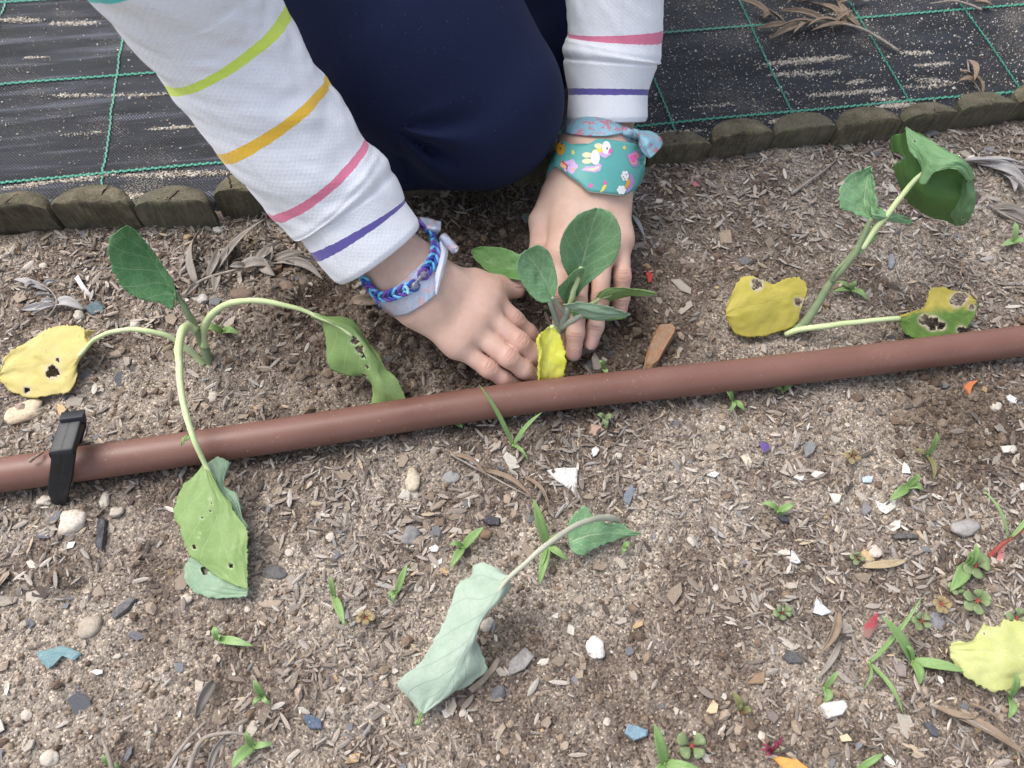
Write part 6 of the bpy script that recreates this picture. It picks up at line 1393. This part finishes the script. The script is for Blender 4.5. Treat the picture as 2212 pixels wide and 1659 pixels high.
stone('stone', 'pale pinkish stone beside the frayed straw chip', 'stone', 1887, 1192, 15, 13, 9, (.60, .52, .44), (.46, .38, .31), 27)
stone('stone', 'cream stone with pits near the end of the log edging', 'stone', 2030, 358, 10, 8, 6, CH1, CH2, 29)
stone('stone', 'white pebble behind the wilted left seedling stem', 'stone', 440, 648, 12, 10, 8, (.62, .59, .54), (.48, .44, .38), 31)
stone('stone', 'pale pebble above the arching stalk of the yellow leaf', 'stone', 294, 702, 11, 9, 8, (.66, .62, .54), (.50, .44, .36), 33)
stone('stone', 'round ridged pale pebble below the dark teal plastic scrap', 'stone', 172, 683, 12, 10, 9, (.52, .48, .42), (.38, .34, .28), 35)
stone('stone', 'black stone beside the mulch chip left of the tall seedling', 'stone', 1925, 780 - 50, 8, 6, 4, (.05, .05, .055), (.09, .09, .09), 37)
stone('stone', 'dark stone chip near the charcoal pieces by the pale wilted leaf', 'stone', 1078, 1498, 17, 14, 9, (.08, .08, .09), (.15, .15, .16), 39)
stone('stone', 'dark lump beside the folded hole-eaten leaf', 'stone', 596, 1238, 24, 14, 10, (.09, .085, .09), (.16, .155, .15), 41)
stone('stone', 'small grey stone beside the yellowish quartz stone', 'stone', 972, 1032, 18, 13, 7, (.24, .235, .23), (.32, .31, .30), 43, .3)
stone('stone', 'dark brown soil clod under the left sleeve', 'clod', 525, 640, 24, 15, 12, (.19, .135, .10), (.13, .09, .068), 45)
stone('stone', 'crumbly brown soil clod beside the larger clod', 'clod', 620, 622, 20, 14, 11, (.22, .155, .115), (.14, .10, .075), 47)
cs = [(462, 858, 9, 11), (715, 1160, 9, 8), (1560, 925, 8, 6), (1495, 1170, 12, 7), (1335, 985, 8, 7), (1830, 918, 6, 5), (1645, 1590, 9, 7), (625, 1195, 9, 7), (405, 1295, 11, 10), (535, 1317, 7, 6), (1430, 398, 9, 7), (1110, 1068, 8, 6), (1720, 1030, 7, 6), (905, 1272, 10, 8), (1050, 1350, 16, 11), (2150, 880, 12, 9), (2185, 970, 10, 9), (330, 560, 9, 8), (95, 575, 9, 7), (1545, 1270, 8, 6), (60, 1545, 12, 9), (110, 1640, 18, 14), (740, 1490, 7, 6), (1000, 1540, 9, 7), (1310, 1560, 9, 7)]
PEB = ['pale pebble upright in soil below the wilted left seedling', 'pale round pebble right of the folded hole-eaten leaf', 'grey beige pebble below the pipe near its small weed', 'flat tan pebble left of the white blade-like shell shard', 'brown beige pebble below the pinkish tile shard', 'tiny pebble near the bronze purslane and purple shard', 'pebble just above the bright orange shard', 'pale pebble touching the folded hole-eaten leaf', 'pale pebble under the pale tip of the folded leaf', 'tiny pebble beside the weed below the folded leaf', 'pebble below the teal wristband near the log edging', 'pebble beside the lower end of the forked dry stem', 'pebble between the square cream chip and slate chip', 'flat pale pebble at the foot of the small upright weed', 'pale stone pressed against the edge of the grey green wilted leaf', 'whitish pebble near the terracotta shard at the pipe end', 'pale pebble in the dark damp soil patch', 'pebble near the tip of the upright dark green leaf', 'pebble beside the grey feathery dry leaf', 'small pebble on open mulch left of the lone purslane', 'pebble on the sandy soil below the teal plastic scrap', 'large pale pebble near the upright dry twig', 'small pebble on the bare soil by the dark blue scrap', 'pebble at the tip of the grey green wilted leaf', 'pebble near the crumpled blue plastic scrap']
for i, (x, y, a, b_) in enumerate(cs): stone('pebble', PEB[i], 'pebble', x, y, a, b_, b_ * .7, (.55, .50, .43), (.42, .36, .29), 51 + i, i * .7, 'small pale pebbles')
def zp(f, *pts): return [f(*q)[:2] for q in pts]
WS = (.72, .70, .66)
shard('shell_fragment', 'white triangular ribbed shell fragment below the grass tuft', 'shell', zp(zB4, (1280, 605), (1380, 590), (1485, 590), (1482, 690), (1475, 765), (1420, 720), (1340, 665)), .18, WS, .25, .1)
shard('shell_fragment', 'small folded white shell fragment on the forked dry stem', 'shell', zp(zB4, (755, 540), (800, 522), (832, 535), (825, 560), (780, 565)), .15, (.78, .77, .74))
shard('shell_fragment', 'curved white shell fragment below the pinkish flat shard', 'shell', zp(zB4, (1580, 465), (1610, 440), (1632, 465), (1615, 500), (1590, 512)), .16, (.78, .76, .72))
shard('shell_fragment', 'white shell fragment left of the bright green weed seedling', 'shell', zp(z6, (312, 430), (360, 405), (383, 430), (370, 458), (330, 455)), .14, WS)
shard('shell_fragment', 'pair of white shell chips below the ribbed fragment', 'shell', zp(z6, (328, 535), (360, 520), (405, 492), (400, 530), (350, 568)), .14, WS)
shard('shell_fragment', 'long white blade-like shell shard on open mulch', 'shell', zp(zB2, (785, 1100), (795, 1030), (812, 1040), (852, 1108), (830, 1115)), .14, (.76, .76, .76))
shard('shell_fragment', 'bluish white pointed shard left of the split seed pod', 'shell', zp(zB3, (928, 330), (945, 240), (985, 280), (1042, 330), (980, 348)), .14, (.62, .66, .72))
shard('shell_fragment', 'ragged white shell piece under the weed growing over shells', 'shell', zp(zB2, (1305, 735), (1370, 720), (1435, 735), (1430, 775), (1370, 812), (1330, 790)), .16, (.72, .70, .62))
shard('shell_fragment', 'white toothed shell piece in mid mulch', 'shell', zp(zB2, (1020, 690), (1060, 685), (1098, 700), (1085, 745), (1055, 750)), .16, (.66, .64, .56))
shard('shell_fragment', 'curled white shell with a dark slot', 'shell', zp(zB2, (910, 575), (935, 550), (985, 560), (990, 585), (950, 600)), .2, (.74, .71, .64))
shard('shell_fragment', 'white shell sliver near the yellowish square chip', 'shell', zp(zB2, (278, 575), (330, 552), (357, 570), (330, 592)), .18, (.8, .79, .76))
shard('shell_fragment', 'cream square chip near the purple shard', 'shell', zp(zB2, (485, 460), (530, 445), (558, 505), (520, 520)), .16, (.62, .55, .42))
shard('shell_fragment', 'small white leaf-like shell left of the grey slate chips', 'shell', zp(zB2, (800, 590), (870, 580), (862, 612), (830, 600)), .15, (.68, .67, .64))
shard('shell_fragment', 'white folded shell at the bed edge near the dark hole', 'shell', zp(zB2, (2065, 400), (2130, 395), (2115, 440), (2085, 440)), .16, (.64, .61, .53))
shard('shell_fragment', 'white chip beside the orange terracotta shard', 'shell', zp(zB2, (2095, 105), (2120, 85), (2165, 115), (2160, 140), (2130, 135)), .14, (.74, .74, .74))
shard('stone_block', 'crumbly white plaster block near the near right corner', 'stone', zp(zB3, (958, 900), (985, 875), (1105, 865), (1125, 905), (1090, 955), (1010, 975), (985, 935)), .5, (.74, .72, .67), .1, 0, None, .9, (.5, .46, .4), .7)
shard('glass_chip', 'pale blue square glass chip in mid mulch', 'glass chip', zp(zB2, (1225, 590), (1260, 575), (1292, 590), (1280, 622), (1230, 620)), .12, (.48, .55, .60), .15, 0, None, .3)
shard('plastic_shard', 'purple plastic shard beside a cream stone', 'plastic shard', zp(zB2, (598, 372), (650, 385), (675, 420), (620, 440)), .12, (.12, .075, .25), .2, .2)
shard('terracotta_shard', 'orange terracotta shard near the right end of the pipe', 'terracotta shard', zp(zB2, (1835, 40), (1870, 15), (1920, 5), (1885, 45), (1875, 88)), .3, (.55, .17, .06), .15, .1)
shard('terracotta_shard', 'bright orange shard cut by the near edge of the bed', 'terracotta shard', zp(zB3, (680, 1215), (720, 1203), (830, 1225), (900, 1280), (760, 1300)), .3, (.72, .34, .09), .2, 0)
shard('tile_shard', 'pinkish flat tile shard just below the pipe', 'tile shard', zp(zB4, (1575, 290), (1625, 300), (1672, 330), (1600, 372), (1578, 350)), .15, (.44, .29, .22), .1, 0)
shard('tile_shard', 'brown triangular bark shard beside a yellow chip', 'bark', zp(zB3, (525, 765), (580, 700), (635, 680), (630, 760)), .15, (.30, .20, .125), .1)
shard('tile_shard', 'small cream and orange chip at the near edge', 'shell', zp(zB3, (275, 930), (320, 855), (350, 890), (340, 940), (300, 945)), .18, (.66, .50, .32), .15)
shard('tile_shard', 'cream curved chip below the white plaster block', 'shell', zp(zB3, (1085, 1080), (1130, 1060), (1165, 1110), (1100, 1115)), .18, (.64, .52, .34), .15)
shard('plastic_scrap', 'pink plastic scrap near the log edging', 'plastic scrap', zp(zR, (45, 460), (55, 440), (80, 448), (96, 472), (60, 480)), .1, (.66, .16, .20), .2)
shard('plastic_scrap', 'small red scrap on the soil beside the right hand', 'plastic scrap', zp(zC, (1860, 620), (1885, 605), (1920, 640), (1915, 690), (1885, 690)), .2, (.55, .05, .04), .2, .2)
shard('plastic_scrap', 'red leaf-like scrap between the grass weeds', 'plastic scrap', zp(zB3, (1232, 420), (1262, 370), (1312, 330), (1312, 420), (1280, 485), (1240, 470)), .06, (.42, .07, .09), .6, .3)
shard('plastic_scrap', 'pink plastic scrap beside the red stemmed weed', 'plastic scrap', zp(zB2, (2035, 1110), (2060, 1000), (2090, 985), (2085, 1060), (2070, 1140)), .1, (.62, .24, .22), .2)
shard('plastic_scrap', 'crumpled teal plastic scrap on the sandy soil', 'plastic scrap', zp(zB1, (200, 1040), (260, 1030), (330, 1010), (380, 1020), (440, 1050), (400, 1085), (340, 1060), (290, 1110), (260, 1130), (215, 1085)), .18, (.13, .24, .26), .25, .1, None, .5, (.20, .32, .33), .8)
shard('plastic_scrap', 'crumpled blue plastic scrap at the near edge of the bed', 'plastic scrap', zp(z6, (1590, 1640), (1610, 1580), (1670, 1590), (1740, 1620), (1735, 1660), (1650, 1690)), .25, (.13, .23, .30), .25, .1, None, .5, (.24, .34, .40), .8)
shard('plastic_scrap', 'dark blue plastic scrap beside the small weed on mulch', 'plastic scrap', zp(zB1, (1620, 1390), (1650, 1370), (1710, 1400), (1720, 1450), (1650, 1450)), .2, (.05, .08, .13), .2, .1, None, .5, (.1, .14, .2), .8)
shard('plastic_scrap', 'dark teal plastic scrap behind the wilted left seedling', 'plastic scrap', zp(zY, (800, 520), (840, 480), (920, 450), (985, 510), (960, 550), (860, 570)), .2, (.045, .085, .10), .2, .1, None, .5, (.09, .15, .17), .8)
shard('plastic_scrap', 'pale green plastic scrap between the hands and the knee', 'plastic scrap', zp(zC, (785, 105), (820, 90), (855, 110), (850, 150), (820, 180), (785, 140)), .1, (.20, .32, .28), .2)
shard('paper_scrap', 'frayed white paper strip on the mulch behind the wilted left seedling', 'paper scrap', zp(zY, (700, 235), (740, 205), (775, 270), (800, 310), (850, 365), (840, 390), (790, 385), (755, 320)), .08, (.72, .72, .73), .3, .1)
shard('charcoal_stick', 'black charred stick beside the whitish stone', 'charcoal', zp(zB1, (525, 490), (535, 350), (560, 330), (582, 345), (572, 440), (560, 515)), .5, (.035, .035, .04), .05, 0, None, .9, (.11, .11, .12), .8)
shard('charcoal_stick', 'dark grey charred stick near the dusty beige stone', 'charcoal', zp(zB1, (600, 855), (640, 800), (710, 755), (740, 760), (700, 810), (630, 865)), .4, (.10, .10, .10), .05, 0, None, .9, (.2, .195, .19), .8)
shard('charcoal_stick', 'charred wood chip beside the grey oval stone', 'charcoal', zp(zB2, (1400, 950), (1440, 925), (1560, 945), (1555, 968), (1420, 970)), .4, (.06, .055, .055), .05, 0, None, .9, (.16, .15, .14), .8)
shard('charcoal_stick', 'dark slate chip under the weed with two opposite leaves', 'stone', zp(zB2, (705, 830), (740, 822), (780, 850), (770, 870), (730, 862)), .3, (.05, .055, .065), .1)
shard('slate_chip', 'black slate chip above the round brown clay ball', 'stone', zp(z6, (655, 250), (690, 220), (780, 240), (775, 290), (700, 285)), .3, (.05, .05, .06), .1)
shard('slate_chip', 'grey slate chip beside the purple shard', 'stone', zp(zB2, (860, 400), (905, 365), (945, 400), (920, 450), (880, 475)), .3, (.14, .15, .155), .1, 0, None, .7, (.24, .24, .23))
shard('slate_chip', 'blue grey slate chip right of the shell triangle', 'stone', zp(zB4, (1790, 770), (1850, 690), (1880, 720), (1830, 850), (1790, 810)), .25, (.12, .14, .17), .1, 0, None, .7, (.2, .22, .25))
shard('slate_chip', 'dark blue slate chip near the plaster block', 'stone', zp(zB3, (1590, 1000), (1630, 985), (1695, 1060), (1680, 1090), (1640, 1075)), .25, (.08, .085, .10), .1)
shard('slate_chip', 'dark slate piece below the split seed pod', 'stone', zp(zB3, (735, 600), (770, 560), (830, 575), (860, 640), (780, 640)), .3, (.06, .06, .065), .1, 0, None, .8, (.12, .12, .12), .8)
shard('brick_shard', 'orange brown brick shard standing against the far side of the pipe', 'brick shard', BRICK, 1.1, (.33, .145, .070), .16, .25, None, .9, (.34, .25, .165), .9)
shard('wood_chip', 'square brown wood chip near the tall seedling', 'wood chip', zp(zR, (212, 790), (240, 765), (290, 765), (300, 850), (225, 855)), .25, (.37, .29, .215), .1, 0, None, .9, (.28, .21, .15))
shard('wood_chip', 'crumpled grey wood chip beside the pale wilted leaf', 'wood chip', zp(z6, (825, 1270), (840, 1170), (940, 1080), (1005, 1140), (940, 1220), (870, 1250)), .25, (.36, .34, .32), .2, .1, None, .85, (.22, .205, .19), .8)
shard('wood_chip', 'long split wood stick lying under the pale wilted leaf', 'wood chip', zp(z6, (570, 1350), (660, 1280), (760, 1145), (780, 1170), (760, 1220), (660, 1330), (600, 1375)), .35, (.40, .33, .25), .05, 0, None, .9, (.28, .22, .165))
shard('wood_chip', 'grey narrow wood chip on soil below the drooping leaf', 'wood chip', zp(zR, (1318, 1000), (1325, 920), (1350, 915), (1362, 980), (1340, 1015)), .2, (.28, .29, .31), .1)
shard('wood_chip', 'black bark strip beside the log edging', 'bark', zp(zR, (380, 300), (385, 265), (450, 262), (500, 275), (480, 295)), .25, (.07, .065, .06), .1, 0, None, .9, (.15, .14, .13))
shard('wood_chip', 'grey pointed slate chip above the charred wood chip', 'stone', zp(zB2, (1215, 800), (1235, 725), (1265, 760), (1280, 790), (1240, 822)), .2, (.24, .225, .225), .15)
shard('wood_chip', 'brown pointed bark flake right of the plaster block', 'bark', zp(zB3, (640, 925), (690, 930), (720, 970), (690, 1005), (655, 975)), .15, (.21, .17, .155), .15)
shard('wood_chip', 'pinkish grey flat stone beside the strap leaved weed', 'stone', zp(zB3, (1400, 610), (1440, 620), (1490, 655), (1488, 722), (1440, 715)), .2, (.30, .245, .225), .1)
